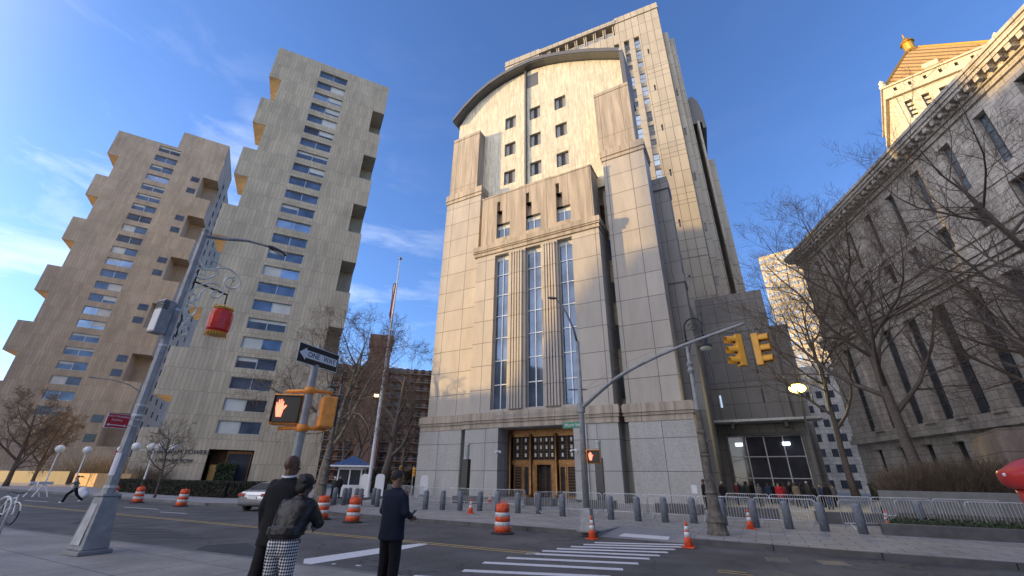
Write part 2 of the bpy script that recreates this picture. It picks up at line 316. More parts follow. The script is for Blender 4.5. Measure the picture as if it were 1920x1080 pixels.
# markings
def strip(b,p,q,w,z=.004):
    p=Vector(p[:2]);q=Vector(q[:2]);d=(q-p).normalized();n=Vector((-d.y,d.x))*w/2
    b.quad(*[(v.x,v.y,z) for v in(p-n,q-n,q+n,p+n)])
cyy=lambda x: 11.95+.022*(x+5)
b=MB()
for o_ in(-.13,.13):
    xs=[-120,-90,-70,-50,-35,-20,-12,-5.6]
    for a,c in zip(xs,xs[1:]): strip(b,(a,cyy(a)+o_),(c,cyy(c)+o_),.11)
    strip(b,(-1.2,cyy(-1)+o_-.05),(-.1,cyy(0)+o_-.05),.09)
prop(b.build('centre_line_marking',PAINTY),kind='structure')
ST=[((868,1070),(1145,1082)),((906,1055),(1168,1068)),((950,1046),(1197,1057)),((986,1038),(1218,1048)),((1017,1033),(1237,1042)),((1044,1029),(1252,1036)),((1070,1025),(1266,1030.5)),((1094,1021),(1281,1026)),((1115,1017.5),(1290,1022))]
b=MB()
for i,(p,q) in enumerate(ST): strip(b,G(*p,0),G(*q,0),.27)
strip(b,G(770,1082,0),G(900,1092,0),.4); prop(b.build('crosswalk_marking',PAINTW),kind='structure')
b=MB(); p=[G(x,y,.004) for x,y in((570,1048),(730,1025),(795,1018),(805,1020),(735,1034),(568,1060))]; b.quad(p[0],p[5],p[4],p[3],p[2],p[1])
prop(b.build('stop_line_marking',PAINTW),kind='structure')
b=MB()
for p,q in(((45,938),(90,941)),((233,951),(297,955)),((300,960),(350,963))): strip(b,G(*p,0),G(*q,0),.16)
prop(b.build('lane_marking',PAINTW),kind='structure')
b=MB(); b.quad(*[G(x,y,.004) for x,y in((285,1068),(480,1072),(490,1035),(465,1018),(385,1022))]); b.quad(*[G(x,y,.004) for x,y in((130,982),(195,984),(200,979),(150,977))])
prop(b.build('asphalt_patch',ASPHD),kind='structure')
b=MB()
for i in range(4): x=180+i*26; y=990+i*5.2; b.quad(*[G(X_,Y_,.004) for X_,Y_ in((x+8,y+2.6),(x,y),(x+110,y+1.2),(x+150,y+4.6))])
prop(b.build('worn_road_marking',ASPHD),kind='structure')
def litter(px,py,w): 
    p=G(px,py,.0);o=MB().cbox((0,0,.008),(w,w*.5,.012),Matrix.Rotation(.4,3,'Z')).build('paper_scrap',PAPER,loc=p); return o
for i,(px,py,w,l_) in enumerate(((74,1009,.16,'white paper scrap on the road left of the big pole base'),(672,1061,.12,'small white scrap on the road left of the man in navy'),(626,1058,.08,'tiny white scrap on the road beside the checked trousers'))):
    prop(litter(px,py,w),l_,'litter')
def manhole(px,py,r,l_):
    b=MB(); b.lathe([(r,0),(r,.006),(r*.9,.006),(r*.88,.003),(0.01,.003)],n=28); o=b.build('manhole_cover',KERBD,loc=G(px,py,.003)); prop(o,l_,'manhole cover')
manhole(1052,1011,.36,'round manhole cover in the road left of the crosswalk'); manhole(1448,1077,.5,'round manhole cover at the bottom edge right of the yellow dash')
for q,l_ in(([(1433,1045),(1475,1047),(1483,1055),(1440,1053)],'left of the two steel utility plates in the road near the right kerb'),([(1528,1051),(1580,1053),(1600,1062),(1545,1060)],'right of the two steel utility plates in the road near the right kerb')):
    pts=[G(x,y,.0) for x,y in q][::-1]; c=sum(pts,Vector())/4; b=MB(); b.slab([(p.x-c.x,p.y-c.y) for p in pts],.001,.007)
    c2=[((p-c)*.82) for p in pts]; o=b.build('utility_plate',KERB,loc=c); b=MB(); b.slab([(p.x,p.y) for p in c2],.007,.010); b.build('cover',KERBD,o); prop(o,l_,'utility cover')
# ================================================================== courthouse
CH=thing('granite_courthouse','tall stepped granite courthouse with arched marble wall, bronze doors and a sunlit tower behind','building')
YF,YS,YM,YA=38.,39.2,40.8,38.25
b=MB()
# base centre with portal opening
P0,P1,PT=-21.95,-14.05,6.45
b.wall(-26,-9.95,-.2,6.5,YF,[(P0,P1,.2,PT)],2.6); b.quad((P0,YF,-.2),(P1,YF,-.2),(P1,YF,.2),(P0,YF,.2))
b.quad((-26,YF,-.2),(-26,YF,6.5),(-26,YF+3,6.5),(-26,YF+3,-.2)); b.quad((-9.95,YF,-.2),(-9.95,YF+3,-.2),(-9.95,YF+3,6.5),(-9.95,YF,6.5))
b.box(-23.2,-21.95,YF-.15,YF,-.2,6.45); b.box(-14.05,-12.8,YF-.15,YF,-.2,6.45)
b.box(-32.2,-26.6,YF+.25,45,-.2,6.5); b.box(-9.1,-3.75,YF+.25,43,-.2,6.5); b.box(-33.6,-32.2,43,47,-.2,6.5)
b.box(-26.6,-26,YF+2,45,-.2,6.55); b.box(-9.95,-9.1,YF+2,45,-.2,6.55)
b.build('base_wall',GRANB,CH)
def band(b,x0,x1,y,z,s=1.,yb=45.):
    for dz,h,e in((0,.5*s,.10),(.5*s,.09*s,.22),(.62*s,.10*s,.16),(.75*s,.62*s,.24),(1.37*s,.14*s,.18)): b.box(x0-e,x1+e,y-e,yb,z+dz,z+dz+h*.999)
b=MB(); band(b,-26.05,-9.95,YF,6.5); band(b,-32.1,-26.4,YF+.3,6.49); band(b,-9.3,-3.85,YF+.3,6.49,yb=43.2); b.build('base_cornice',GRANS,CH)
# central pavilion with three tall windows
WX=[(-23.15,-21.25),(-19.05,-17.1),(-15.05,-13.3)]
b=MB(); b.wall(-25.75,-10.2,8.,26.75,YF+.12,[(a,c,8.3,26.45) for a,c in WX],.9)
b.quad((-25.75,YF+.12,8),(-25.75,YF+.12,26.7),(-25.75,41.5,26.7),(-25.75,41.5,8)); b.quad((-10.2,YF+.12,8),(-10.2,41.5,8),(-10.2,41.5,26.7),(-10.2,YF+.12,26.7)); b.quad((-25.75,41.5,8),(-25.75,41.5,26.7),(-10.2,41.5,26.7),(-10.2,41.5,8))
b.build('central_pavilion',GRAN,CH)
for a,c in((-21.0,-19.35),(-16.85,-15.25)):
    b=MB(); n=5; w=(c-a)/n
    for i in range(n):
        x=a+i*w; b.slab([(x+.02,YF+.12),(x+w*.18,YF-.13),(x+w*.82,YF-.13),(x+w-.02,YF+.12)],8.25,26.3)
    b.build('fluted_pier',GRAN,CH)
def window(par,x0,x1,z0,z1,y,fm,gm,nx=2,nz=1,fw=.07,fd=.1,name='window',blind=None):
    b=MB(); b.box(x0,x0+fw,y,y+fd,z0,z1); b.box(x1-fw,x1,y,y+fd,z0,z1); b.box(x0+fw,x1-fw,y,y+fd,z0,z0+fw); b.box(x0+fw,x1-fw,y,y+fd,z1-fw,z1)
    for i in range(1,nx): x=x0+(x1-x0)*i/nx; b.box(x-fw*.6,x+fw*.6,y-.003,y+fd,z0+fw,z1-fw)
    for i in range(1,nz): z=z0+(z1-z0)*i/nz; b.box(x0+fw,x1-fw,y-.006,y+fd,z-fw*.5,z+fw*.5)
    f=b.build(name,fm,par); b=MB(); b.quad((x0,y+fd*.7,z0),(x1,y+fd*.7,z0),(x1,y+fd*.7,z1),(x0,y+fd*.7,z1)); b.build('pane',gm,f)
    for (u0,u1,v) in (blind or []):
        xa=x0+(x1-x0)*u0+fw; xb=x0+(x1-x0)*u1-fw; b=MB(); b.box(xa,xb,y+fd*.35,y+fd*.5,z1-(z1-z0)*v,z1-fw); b.build('blind',BLIND,f)
    return f
for a,c in WX: window(CH,a,c,8.3,26.45,YF+.62,STEELF,GLB,2,7,.1,.12,blind=[(0,1,.035)])
b=MB(); band(b,-25.95,-10.2,YF+.05,26.75,.92,41.4); b.build('attic_cornice',GRANS,CH)
b=MB(); ho=[]
for a,c in WX: ho+=[(a,c,28.9,30.9),(a,a+.8,30.9,32.9),(a,a+.45,32.9,34.4)]
b.wall(-25.4,-10.6,28.0,35.4,YA,ho,.75)
b.quad((-25.4,YA,28),(-25.4,YA,35.4),(-25.4,YM,35.4),(-25.4,YM,28)); b.quad((-10.6,YA,28),(-10.6,YM,28),(-10.6,YM,35.4),(-10.6,YA,35.4)); b.quad((-25.4,YA,35.4),(-10.6,YA,35.4),(-10.6,YM,35.4),(-25.4,YM,35.4))
b.box(-25.2,-10.8,YA+.72,YA+.9,28.1,35.3); b.build('attic_block',GRANS,CH)
b=MB(); b.box(-25.5,-20,YA-.06,YM,35.4,35.6); b.box(-20,-15.6,YA-.04,YM,35.4,35.75); b.box(-15.6,-10.5,YA-.06,YM,35.4,35.6); b.build('coping',GRANS,CH)
for a,c in WX: window(CH,a,c,28.9,30.9,YA+.35,STEELF,GLB,2,1,.08,.1,blind=[(0,1,.3)])
# corner pavilions
def pav(x0,x1,u0,u1,ledge,top):
    b=MB(); b.box(x0,x1,YS,YS+3.4,7.9,ledge); b.build('corner_pavilion',GRAN,CH)
    b=MB(); b.box(x0-.12,x1+.12,YS-.12,YS+3.4,ledge,ledge+.5); b.box(x0-.22,x1+.22,YS-.22,YS+3.45,ledge+.5,ledge+.6); b.box(x0-.14,x1+.14,YS-.14,YS+3.4,ledge+.6,ledge+1.5); b.build('ledge',GRANS,CH)
    b=MB(); b.box(u0,u1,YS+.15,YS+3.3,ledge+1.5,top-.6); b.box(u0+.06,u1-.06,YS+.2,YS+3.25,top-.6,top-.5); b.box(u0-.02,u1+.02,YS+.13,YS+3.3,top-.5,top); b.build('pavilion_top',GRANS,CH)
pav(-32.1,-26.4,-32.0,-27.3,37.4,49.7); pav(-9.35,-4.6,-9.7,-5.3,36.2,47.6)
for x_ in((-26.4,-25.75),(-10.2,-9.35)): MB().box(*x_,41.4,45,7,35).build('recess_wall',GRAN,CH)
for z0,z1 in((24.2,26.7),(19,21.4),(14,16.5),(9,11.4)): window(CH,-10.17,-9.4,z0,z1,41.2,DGREY,GLB,1,1,.06,.1)
# marble gable and arched roof
ARC=[(-32.9,54.3),(-30.9,56.3),(-28.8,57.9),(-26.4,59.1),(-23.8,59.75),(-21.5,59.95),(-19.,59.9),(-16.8,59.4),(-14.6,58.6),(-13,57.9),(-11.4,57.1),(-9.8,56.3),(-8.3,55.4),(-7.1,54.7),(-5.9,53.95)]
b=MB(); MWX=[(-23.75,-21.95),(-19.7,-17.95),(-15.75,-14.05)]; MWZ=[(49.3,51.6),(44.2,46.5),(39.1,41.4)]
mh=[(a,c,z0,z1) for a,c in MWX for z0,z1 in MWZ]
b.wall(-32.3,-5.9,34,53.9,YM,mh,.55)
for p,q in zip(ARC,ARC[1:]):
    p=(max(p[0],-32.3),p[1]); q=(max(q[0],-32.3),q[1]); b.quad((p[0],YM,53.9),(q[0],YM,53.9),(q[0],YM,q[1]-.25),(p[0],YM,p[1]-.25))
b.box(-32.3,-5.9,YM+.56,44.5,34,53.6); b.quad((-5.9,YM,34),(-5.9,44.5,34),(-5.9,44.5,53.7),(-5.9,YM,53.7)); b.quad((-32.3,44.5,34),(-32.3,44.5,54),(-32.3,YM,54),(-32.3,YM,34))
b.build('marble_wall',MARB,CH)
b=MB()
for a,c in((-21.9,-20.2),(-17.9,-16.0)): pass
b.box(-20.35,-20.1,YM-.35,YM-.003,35.6,59.9); b.build('downpipe',DGREY,CH)
b=MB(); b.box(-20.05,-18.2,YM-.02,YM+.02,56.0,58.7); b.build('louvre_panel',DGREY,CH)
for a,c in MWX:
    for z0,z1 in MWZ:
        f=window(CH,a,c,z0,z1,YM+.3,DGREY,DARKI,3,1,.09,.1); b=MB()
        for (u0,u1) in((a+.1,a+.55),(c-.55,c-.1)):
            b=MB()
            for i in range(9): z=z0+.2+i*(z1-z0-.3)/9; b.box(u0,u1,YM+.31,YM+.4,z,z+.1)
            b.build('louvre',STEELF,f)
n=len(ARC); b=MB()
for (p,q) in zip(ARC,ARC[1:]):
    for y0,y1,t0,t1 in((YM-1.1,44.6,-.05,.55),(YM-1.25,YM-1.1,.1,.75)):
        b.add([(p[0],y0,p[1]+t0),(q[0],y0,q[1]+t0),(q[0],y0,q[1]+t1),(p[0],y0,p[1]+t1),(p[0],y1,p[1]+t0),(q[0],y1,q[1]+t0),(q[0],y1,q[1]+t1),(p[0],y1,p[1]+t1)],[(0,1,2,3),(7,6,5,4),(0,4,5,1),(3,2,6,7),(0,3,7,4),(1,5,6,2)])
b.box(-5.9,-5.35,YM-1.1,44.6,47.7,54.2); b.build('arched_roof',DGREY,CH)
# dark side slab behind the right pavilion, and link block
b=MB(); b.box(-4.8,-3.0,42.4,45,-.2,32.3); b.box(-4.85,-2.9,42.2,45,32.3,33.9); b.box(-4.85,-2.9,42.3,45,20.5,21.3); b.box(-33.6,-32.3,43,47,6.5,28); b.box(-33.8,-32.2,42.8,47,28,29); b.box(-33.8,-32.2,42.8,47,22.4,23.4)
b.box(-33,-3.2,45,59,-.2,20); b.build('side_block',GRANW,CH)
# tower (own rotated frame)
TW=link(bpy.data.objects.new('tower',None)); TW.parent=CH; TW.location=(-.41,62,0); TW.rotation_euler=(0,0,R(4.1)); TK=62/60.
z_=lambda z: 1.8+(z-1.8)*TK
cols=[-19.2-2.04*0]+[]; cx=[-.5*(5.47+4.33)-2.03*i for i in range(9)]
ho=[]; small=[]
for i,x in enumerate(cx):
    ho.append((x-.52,x+.52,z_(8.5 if i<2 else 30),z_(82.2)))
for zc in(77,67.2,57.5,47.7,37.9,28.3): small.append((-3.25,-2.95,z_(zc-.7),z_(zc+.7)))
b=MB(); b.wall(-34.7,0,0,z_(85),0,ho+small,.8)
b.quad((0,0,0),(0,14,0),(0,14,z_(85)),(0,0,z_(85))); b.quad((-34.7,0,0),(-34.7,0,z_(88)),(-34.7,14,z_(88)),(-34.7,14,0)); b.quad((-34.7,14,0),(-34.7,14,z_(85)),(0,14,z_(85)),(0,14,0))
for zc in(72.2,71.,62.6,61.4,52.8,51.6,43.1,41.9,33,31.8,24,22.8): b.box(-3.98,0.05,-.05,.0,z_(zc),z_(zc)+.14)
TW1=b.build('tower_wall',GRANT,TW)
b=MB()
for x0,x1 in((-34.7,-26.1),(-8.7,0)):
    b.box(x0,x1,.0,14,z_(85),z_(88.3)); b.box(x0-.15,x1+.15,-.2,14.1,z_(88.3),z_(88.6)); b.box(x0-.05,x1+.05,-.1,14,z_(88.6),z_(90))
b.box(-26.1,-8.7,-.3,14,z_(88.3),z_(89.4)); b.box(-26.1,-8.7,2.6,14,z_(82.3),z_(88.3)); b.build('tower_parapet',GRANT,TW)
b=MB()
for i in range(9):
    x=-25.9+i*2.1
    b.box(x-.3,x-.08,.15,.5,z_(85),z_(88.3)); b.box(x+.12,x+.34,.15,.5,z_(85),z_(88.3)); 
    if i<8: b.box(x+.34,x+1.8,.25,.45,z_(86.2),z_(86.45))
b.build('colonnade',GRANT,TW)
for i in range(8):
    x=-25.56+i*2.1; b=MB()
    for j in range(4): b.box(x+.05,x+1.45,.3,.36,z_(85)+.12+j*.28,z_(85)+.3+j*.28)
    b.build('louvre',STEELF,TW)
random.seed(4)
for i,x in enumerate(cx):
    zz=82.2-3.27; k=0
    while zz>(8.5 if i<2 else 50):
        tall=(k%3!=2)
        window(TW,x-.5,x+.5,z_(zz+(.6 if tall else 1.7)),z_(zz+(3.0 if tall else 3.0)),.45,STEELF,GLS if random.random()<.55 else GLD,1,2 if tall else 1,.05,.08)
        b=MB(); b.box(x-.52,x+.52,.35,.8,z_(zz-.25),z_(zz+(.6 if tall else 1.7))); sp_=b.build('spandrel',GRANT,TW)
        zz-=3.27; k+=1
for s_ in small: window(TW,s_[0],s_[1],s_[2],s_[3],.3,DGREY,GLD,1,1,.03,.05)
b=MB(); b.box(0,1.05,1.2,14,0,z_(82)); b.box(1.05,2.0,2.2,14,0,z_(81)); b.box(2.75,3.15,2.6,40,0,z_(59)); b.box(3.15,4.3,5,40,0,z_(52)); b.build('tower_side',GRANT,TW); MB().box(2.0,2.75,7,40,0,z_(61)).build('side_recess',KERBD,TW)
for zc in(65.5,56.2,46.6,37,28): window(TW,.35,.65,z_(zc-.7),z_(zc+.7),1.1,DGREY,GLD,1,1,.04,.12)
b=MB(); prof=[(2.0,59),(3.2,64),(4.2,67),(4.9,66),(5.2,63),(5.1,58)]
b.prism([(2.0,z_(60)),(2.0,z_(66)),(2.9,z_(66.6)),(3.7,z_(65.2)),(4.2,z_(62.3)),(4.25,z_(58.5)),(3.7,z_(58.5)),(3.7,z_(60))],4.2,30); b.build('side_roof',DGREY,TW)
for c_ in list(TW.children): c_.matrix_basis=TW.matrix_basis@c_.matrix_basis; c_.parent=CH
bpy.data.objects.remove(TW)
# lower tower front and entrance wing on the right
b=MB(); WZ=[(3.05+12.2,3.05+13.9)]
hw=[(-2.75,-2.45,15.2,18.6),(-2.75,-2.45,12.8,14.4),(-2.45,-2.15,9.9,11.4),(2.05,2.4,10.1,11.8),(2.05,2.4,13.6,15.4),(-3.05+.2,-2.6,20.5,22)]
b.wall(-3.2,4.6,8.0,24,57,hw,.3); b.box(-3.2,4.6,57.31,62,-.2,24); b.box(4.6,6.4,58,64,-.2,19); b.box(4.5,6.5,57.9,64,19,19.4)
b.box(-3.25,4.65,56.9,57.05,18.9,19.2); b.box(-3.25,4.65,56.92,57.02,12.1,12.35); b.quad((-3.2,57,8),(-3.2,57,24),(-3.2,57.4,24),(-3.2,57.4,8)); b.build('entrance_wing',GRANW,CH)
for h in hw: window(CH,h[0],h[1],h[2],h[3],57.15,STEELF,GLS,1,1,.03,.06)
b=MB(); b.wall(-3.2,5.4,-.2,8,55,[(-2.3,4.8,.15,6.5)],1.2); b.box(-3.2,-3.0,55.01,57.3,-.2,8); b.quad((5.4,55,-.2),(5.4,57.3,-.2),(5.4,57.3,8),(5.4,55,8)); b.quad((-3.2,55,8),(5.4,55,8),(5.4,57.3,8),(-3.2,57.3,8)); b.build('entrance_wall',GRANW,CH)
b=MB(); b.box(-2.6,-2.3,54.85,55.2,.1,6.8); b.box(4.8,5.1,54.85,55.2,.1,6.8); b.box(-2.3,4.8,54.85,55.2,6.5,6.8); b.build('entrance_frame',KERB,CH)
f=window(CH,-2.3,4.8,.15,6.5,55.6,GALV,GLD,4,3,.09,.12,name='entrance_glazing'); b=MB()
for x in(-1.6,2.9): b.box(x,x+.7,55.5,55.55,5.5,5.8)
b.build('ceiling_lamp',mat('lamp_glow',(.9,.95,1),.4,0,0,emit=3),f)
b=MB(); b.box(-3.3,6.8,52.6,55.0,7.75,7.98); b.build('canopy',GALV,CH); b=MB()
for x in(-1.6,3.4): b.box(x,x+.3,53.2,55,7.2,7.75)
b.build('canopy_bracket',DGREY,CH)
# portal
for q_ in((5.75,6.45),(3.15,3.55)): MB().box(P0,P1,YF+2.0,YF+2.3,*q_).build('bronze_transom',BRONZE,CH)
XC=-18.; bays=[(-21.35,-19.5),(-19.2,-16.8),(-16.5,-14.65)]
for x in(-21.62,-19.35,-16.65,-14.38): MB().lathe([(.2,0),(.2,.5),(.15,.55),(.13,5.6),(.18,5.7),(.18,5.75)],(x,YF+1.8,.2),12).build('bronze_column',BRONZE,CH,smooth=True)
for bi,(x0,x1) in enumerate(bays):
    b=MB(); y=YF+2.05; nb=4 if bi==1 else 2; w=(x1-x0)/nb
    for i in range(nb+1): b.box(x0+w*i-.035,x0+w*i+.035,y,y+.1,3.55,5.75)
    for j in range(9): z=3.6+j*.265; b.box(x0,x1,y+.02,y+.07,z,z+.035)
    b.cm=1
    for i in range(nb):
        for j in range(3): xx=x0+w*(i+.5); b.box(xx-.09,xx+.09,y-.03,y+.05,3.85+j*.7,4.18+j*.7)
    f=b.build('grille',[BRONZD,STEELF],CH); b=MB(); b.quad((x0,y+.12,3.5),(x1,y+.12,3.5),(x1,y+.12,5.8),(x0,y+.12,5.8)); b.build('pane',DARKI,f)
for (x0,x1,k) in((-21.3,-20.3,'b'),(-20.25,-19.55,'g'),(-16.45,-15.75,'g'),(-15.7,-14.7,'b')):
    b=MB(); y=YF+2.05
    b.box(x0,x0+.12,y,y+.1,.2,3.15); b.box(x1-.12,x1,y,y+.1,.2,3.15); b.box(x0+.12,x1-.12,y,y+.1,2.95,3.15); b.box(x0+.12,x1-.12,y,y+.1,.2,.45)
    if k=='b':
        for j in range(10): z=.5+j*.25; b.box(x0+.12,x1-.12,y+.02,y+.08,z,z+.03)
    f=b.build('bronze_door',BRONZE,CH); b=MB(); b.quad((x0,y+.11,.2),(x1,y+.11,.2),(x1,y+.11,3.15),(x0,y+.11,3.15)); b.build('pane',DARKI,f)
b=MB(); b.box(-19.2,-18.7,YF+1.9,YF+2.1,.2,3.15)
for i in range(12): b.box(-19.12,-18.78,YF+1.86,YF+1.9,.35+i*.23,.48+i*.23)
f=b.build('bronze_jamb',BRONZE,CH); MB().box(-17.2,-16.8,YF+1.9,YF+2.1,.2,3.15).build('bronze_jamb',BRONZE,CH); b=MB()
for x in(-18.6,-17.9,-17.4): b.box(x-.03,x+.03,YF+2.2,YF+2.25,.2,3.1)
for j in range(7): b.box(-18.6,-17.9,YF+2.2,YF+2.24,.5+j*.22,.54+j*.22)
b.build('door_leaf',BRONZD,f); b=MB(); b.quad((-18.7,YF+2.5,.2),(-17.2,YF+2.5,.2),(-17.2,YF+2.5,3.15),(-18.7,YF+2.5,3.15)); b.build('pane',DARKI,f)
b=MB(); b.box(-22.4,-13.6,YF-1.6,YF+2.6,.15,.32); b.box(-22.8,-13.2,YF-2.0,YF-1.6,.15,.24); b.build('step',KERB,CH)
text('DANIEL PATRICK MOYNIHAN UNITED STATES COURTHOUSE',.42,LIGHTC,CH,(-17.9,YF-.245,7.55),(R(90),0,0),'carved_lettering',.004,.80)
b=MB(); b.quad((-4.75,YF+.24,1.0),(-4.35,YF+.24,1.0),(-4.35,YF+.24,1.6),(-4.75,YF+.24,1.6)); prop(b.build('paper_notice',PAPER),'white paper notice taped to the granite wall at its right corner','notice')
def camera_unit(loc,rz,l_):
    t=thing('security_camera',l_,'camera',loc,rz); MB().tube([(0,0,0),(0,-.3,.05),(0,-.45,-.02)],.035,8).build('bracket',WHITE,t)
    for s in(-1,1): MB().tube([(0,-.45,0),(s*.18,-.5,-.02),(s*.32,-.55,-.14)],[.05,.08,.1],8).build('housing',WHITE,t,smooth=True)
    return t
camera_unit((-21.6,YF-.15,4.25),0,'white twin security camera on the granite pier left of the bronze doors'); camera_unit((-13.9,YF-.15,4.25),0,'white security camera on the pier right of the bronze doors'); camera_unit((-3.75,YF+1.0,5.0),R(90),'white security camera high on the right corner of the granite base')
# ================================================================== concrete apartment towers
T=1.35
def zt(z): return 1.8+(z-1.8)*T
def scl(p): return (p[0]*T,p[1]*T,0)
random.seed(11)
def twin_window(par,x0,x1,z0,z1,y,low):
    f=window(par,x0,x1,z0,z1,y,STEELF,random.choice([GLB,GLS,GLD,GLB] if not low else [GLD,GLB]),2,1,.10,.12,blind=random.choice([None,[(0,.5,.99)],[(.5,1,.6)],[(0,.5,.35)],[(0,.5,.97)],None,[(0,1,.3)],[(.5,1,.97)],None]))
    return f
def apt(name,label,p0,ang,C_,right):
    t=thing(name,label,'apartment tower',scl(p0),R(ang)); S=T
    if not right:   # the nearer tower
        BL,BX,x1=-16.6,-18.35,0; rows=[66.2-2.545*k for k in range(24)]; wx=(-11.5,-7.05); vo=[(56.3,61.3),(46.4,51.2),(36.1,41.2),(26.1,31),(16.4,20.7)]; boxes=[(61.1,68),(51.1,56.3),(41.1,46.1),(31,36),(20.7,25.8),(10,15.6)]; nx=-2.
    else:
        BL,BX,x1=-8.2,-10.1,9.0; rows=[67.3-2.52*k for k in range(23)]; wx=(-2.9,.95); vo=[(57,62.4),(47,52.3),(37,42.2),(27,32),(17,22),(6,11.5)]; boxes=[(61.8,68),(51.5,56.5),(41.4,46.3),(31,36),(20.2,25.4),(10,15.3)]; nx=6.2
    Dp=(17 if not right else 34)*S
    ho=[(wx[0]*S,wx[1]*S,zt(z-1.45),zt(z)) for z in rows]; top=zt(68)
    if not right: ho.append((-11.6*S,-7.1*S,-.1,zt(4.5)))
    b=MB(); b.wall(BL*S,nx*S,-.3,top,0,ho,.5)
    b.quad((BL*S,0,-.3),(BL*S,0,top),(BL*S,Dp,top),(BL*S,Dp,-.3)); b.quad((nx*S,0,-.3),(nx*S,4*S,-.3),(nx*S,4*S,top),(nx*S,0,top)); b.quad((BL*S,0,top),(nx*S,0,top),(nx*S,Dp,top),(BL*S,Dp,top))
    b.quad((BL*S,Dp,-.3),(BL*S,Dp,top),(x1*S,Dp,top),(x1*S,Dp,-.3))
    sw_=[]
    if right: sw_=[]
    b.box(nx*S,x1*S-.01,4*S,Dp-.01,-.3,top-.01)
    b.build('wall',C_,t)
    for z0,z1 in boxes+[(-.3,6.5 if not right else 5)]: MB().box(BX*S,BL*S,0.0,5.5*S,zt(z0) if z0>0 else -.3,zt(z1)).build('projecting_bay',C_,t)
    zs=[68]+[v for p in sorted(vo,reverse=True) for v in p[::-1]]+[-2.5]
    for i in range(0,len(zs)-1,2): MB().box(nx*S,x1*S,.0,4*S,max(-.3,zt(zs[i+1])),zt(zs[i])-.002).build('corner_bay',C_,t)
    for i,z in enumerate(rows): twin_window(t,wx[0]*S,wx[1]*S,zt(z-1.45),zt(z),.32,i>19)
    b=MB()
    for i,z in enumerate(rows[:-1]): b.box(wx[0]*S,wx[1]*S,.02,.12,zt(rows[i+1])+.001,zt(z-1.45)-.001)
    if right:
        b2=MB(); b2.box(0,x1*S-.3,0,14*S,top,zt(72.6)); b2.build('penthouse',C_,t)
        for k in range(24):
            z=66-2.6*k
            for y in(6,11,17,23):
                if z<3: continue
                f=MB().box(x1*S-.06,x1*S+.03,y*S,(y+1.5)*S,zt(z-1.5),zt(z)).build('side_window',STEELF,t); MB().box(x1*S+.03,x1*S+.05,y*S+.1,(y+1.5)*S-.1,zt(z-1.5)+.1,zt(z)-.1).build('pane',DARKI,f)
        for z0,z1 in vo:
            for zz in (z1-.5,z0+1.9):
                f=MB().box((nx-1.9)*S,(nx-.35)*S,-.02,.05,zt(zz-1.3),zt(zz)).build('small_window',DGREY,t); MB().box((nx-1.8)*S,(nx-.45)*S,-.035,-.02,zt(zz-1.2),zt(zz-.1)).build('pane',GLD,f)
    else:
        b=MB(); b.box(-11.6*S,-7.1*S,3.5,3.7,0,zt(4.5)); b.build('lobby_wall',BRONZD,t); b=MB(); b.box(-11.2*S,-9.9*S,1.2,1.3,0,zt(2.9)); 
        b.build('entrance_panel',mat('ochre_panel',(.50,.26,.07),.6,var=.15),t); f=MB().box(-9.8*S,-9.7*S,1.0,1.2,0,zt(4.4)).box(-7.4*S,-7.3*S,1.0,1.2,0,zt(4.4)).box(-9.7*S,-7.4*S,1.0,1.2,zt(4.1),zt(4.4)).build('entrance_frame',BRONZE,t)
        MB().quad((-9.7*S,1.1,0),(-7.4*S,1.1,0),(-7.4*S,1.1,zt(4.1)),(-9.7*S,1.1,zt(4.1))).build('pane',GLD,f)
        text('CHATHAM TOWERS',.66*T,BLACK,t,(-14.2*S,-.05,zt(4.1)),(R(90),0,0),'wall_lettering',.04,.92); text('170 PARK ROW',.5*T,BLACK,t,(-14.5*S,-.05,zt(3.2)),(R(90),0,0),'wall_lettering',.04)
    return t
apt('apartment_tower','nearer board-marked concrete apartment tower with projecting bays and the entrance lettering',(-47.21,37.73),54,CONC,False)
apt('apartment_tower','farther concrete apartment tower on the left with a penthouse block and corner notches',(-100.26,27.62),58,CONC2,True)
# ================================================================== classical building on the right
CB=thing('limestone_courthouse','grey classical limestone building with heavy cornice and tall recessed windows behind the trees','building',(12.4,74.6,0),R(-69.7))
XL=64; cols=[4.05*i+3.9 for i in range(15)]
hs_=[]
for x in cols: hs_+= [(x-.6,x+.6,26.9,32.4),(x-.7,x+.7,22.9,25.3),(x-.9,x+.9,7.9,18.6),(x-.7,x+.7,3.2,5.8)]
b=MB(); b.wall(0,XL,-1,33.4,0,hs_,.9); b.quad((0,0,-1),(0,0,33.4),(0,20,33.4),(0,20,-1)); b.quad((0,.9,33.4),(XL,.9,33.4),(XL,20,33.4),(0,20,33.4)); b.build('wall',LIME,CB)
b=MB()
for z,h,e in((33.4,.5,.25),(33.9,.35,.5),(34.6,.35,1.25),(34.95,.45,1.4),(35.4,.35,1.55),(35.75,.5,.6)): b.box(-e,XL,-e,19,z,z+h*.999)
b.box(-.4,XL,-.4,19,34.2,34.65); b.build('cornice',LIME,CB)
b=MB()
for i in range(int(XL/1.01)): b.box(i*1.01,i*1.01+.45,-1.15,-.4,34.1,34.6)
b.build('modillions',LIME,CB)
b=MB()
for z,h,e in((19.6,.5,.3),(20.1,.7,.55),(20.8,.3,.7),(21.1,1.2,.12),(22.3,.3,.35),(6.6,.5,.45),(7.1,.6,.25),(25.9,.25,.12)): b.box(-e,XL,-e,-.002,z,z+h*.999)
b.build('belt_course',LIME,CB)
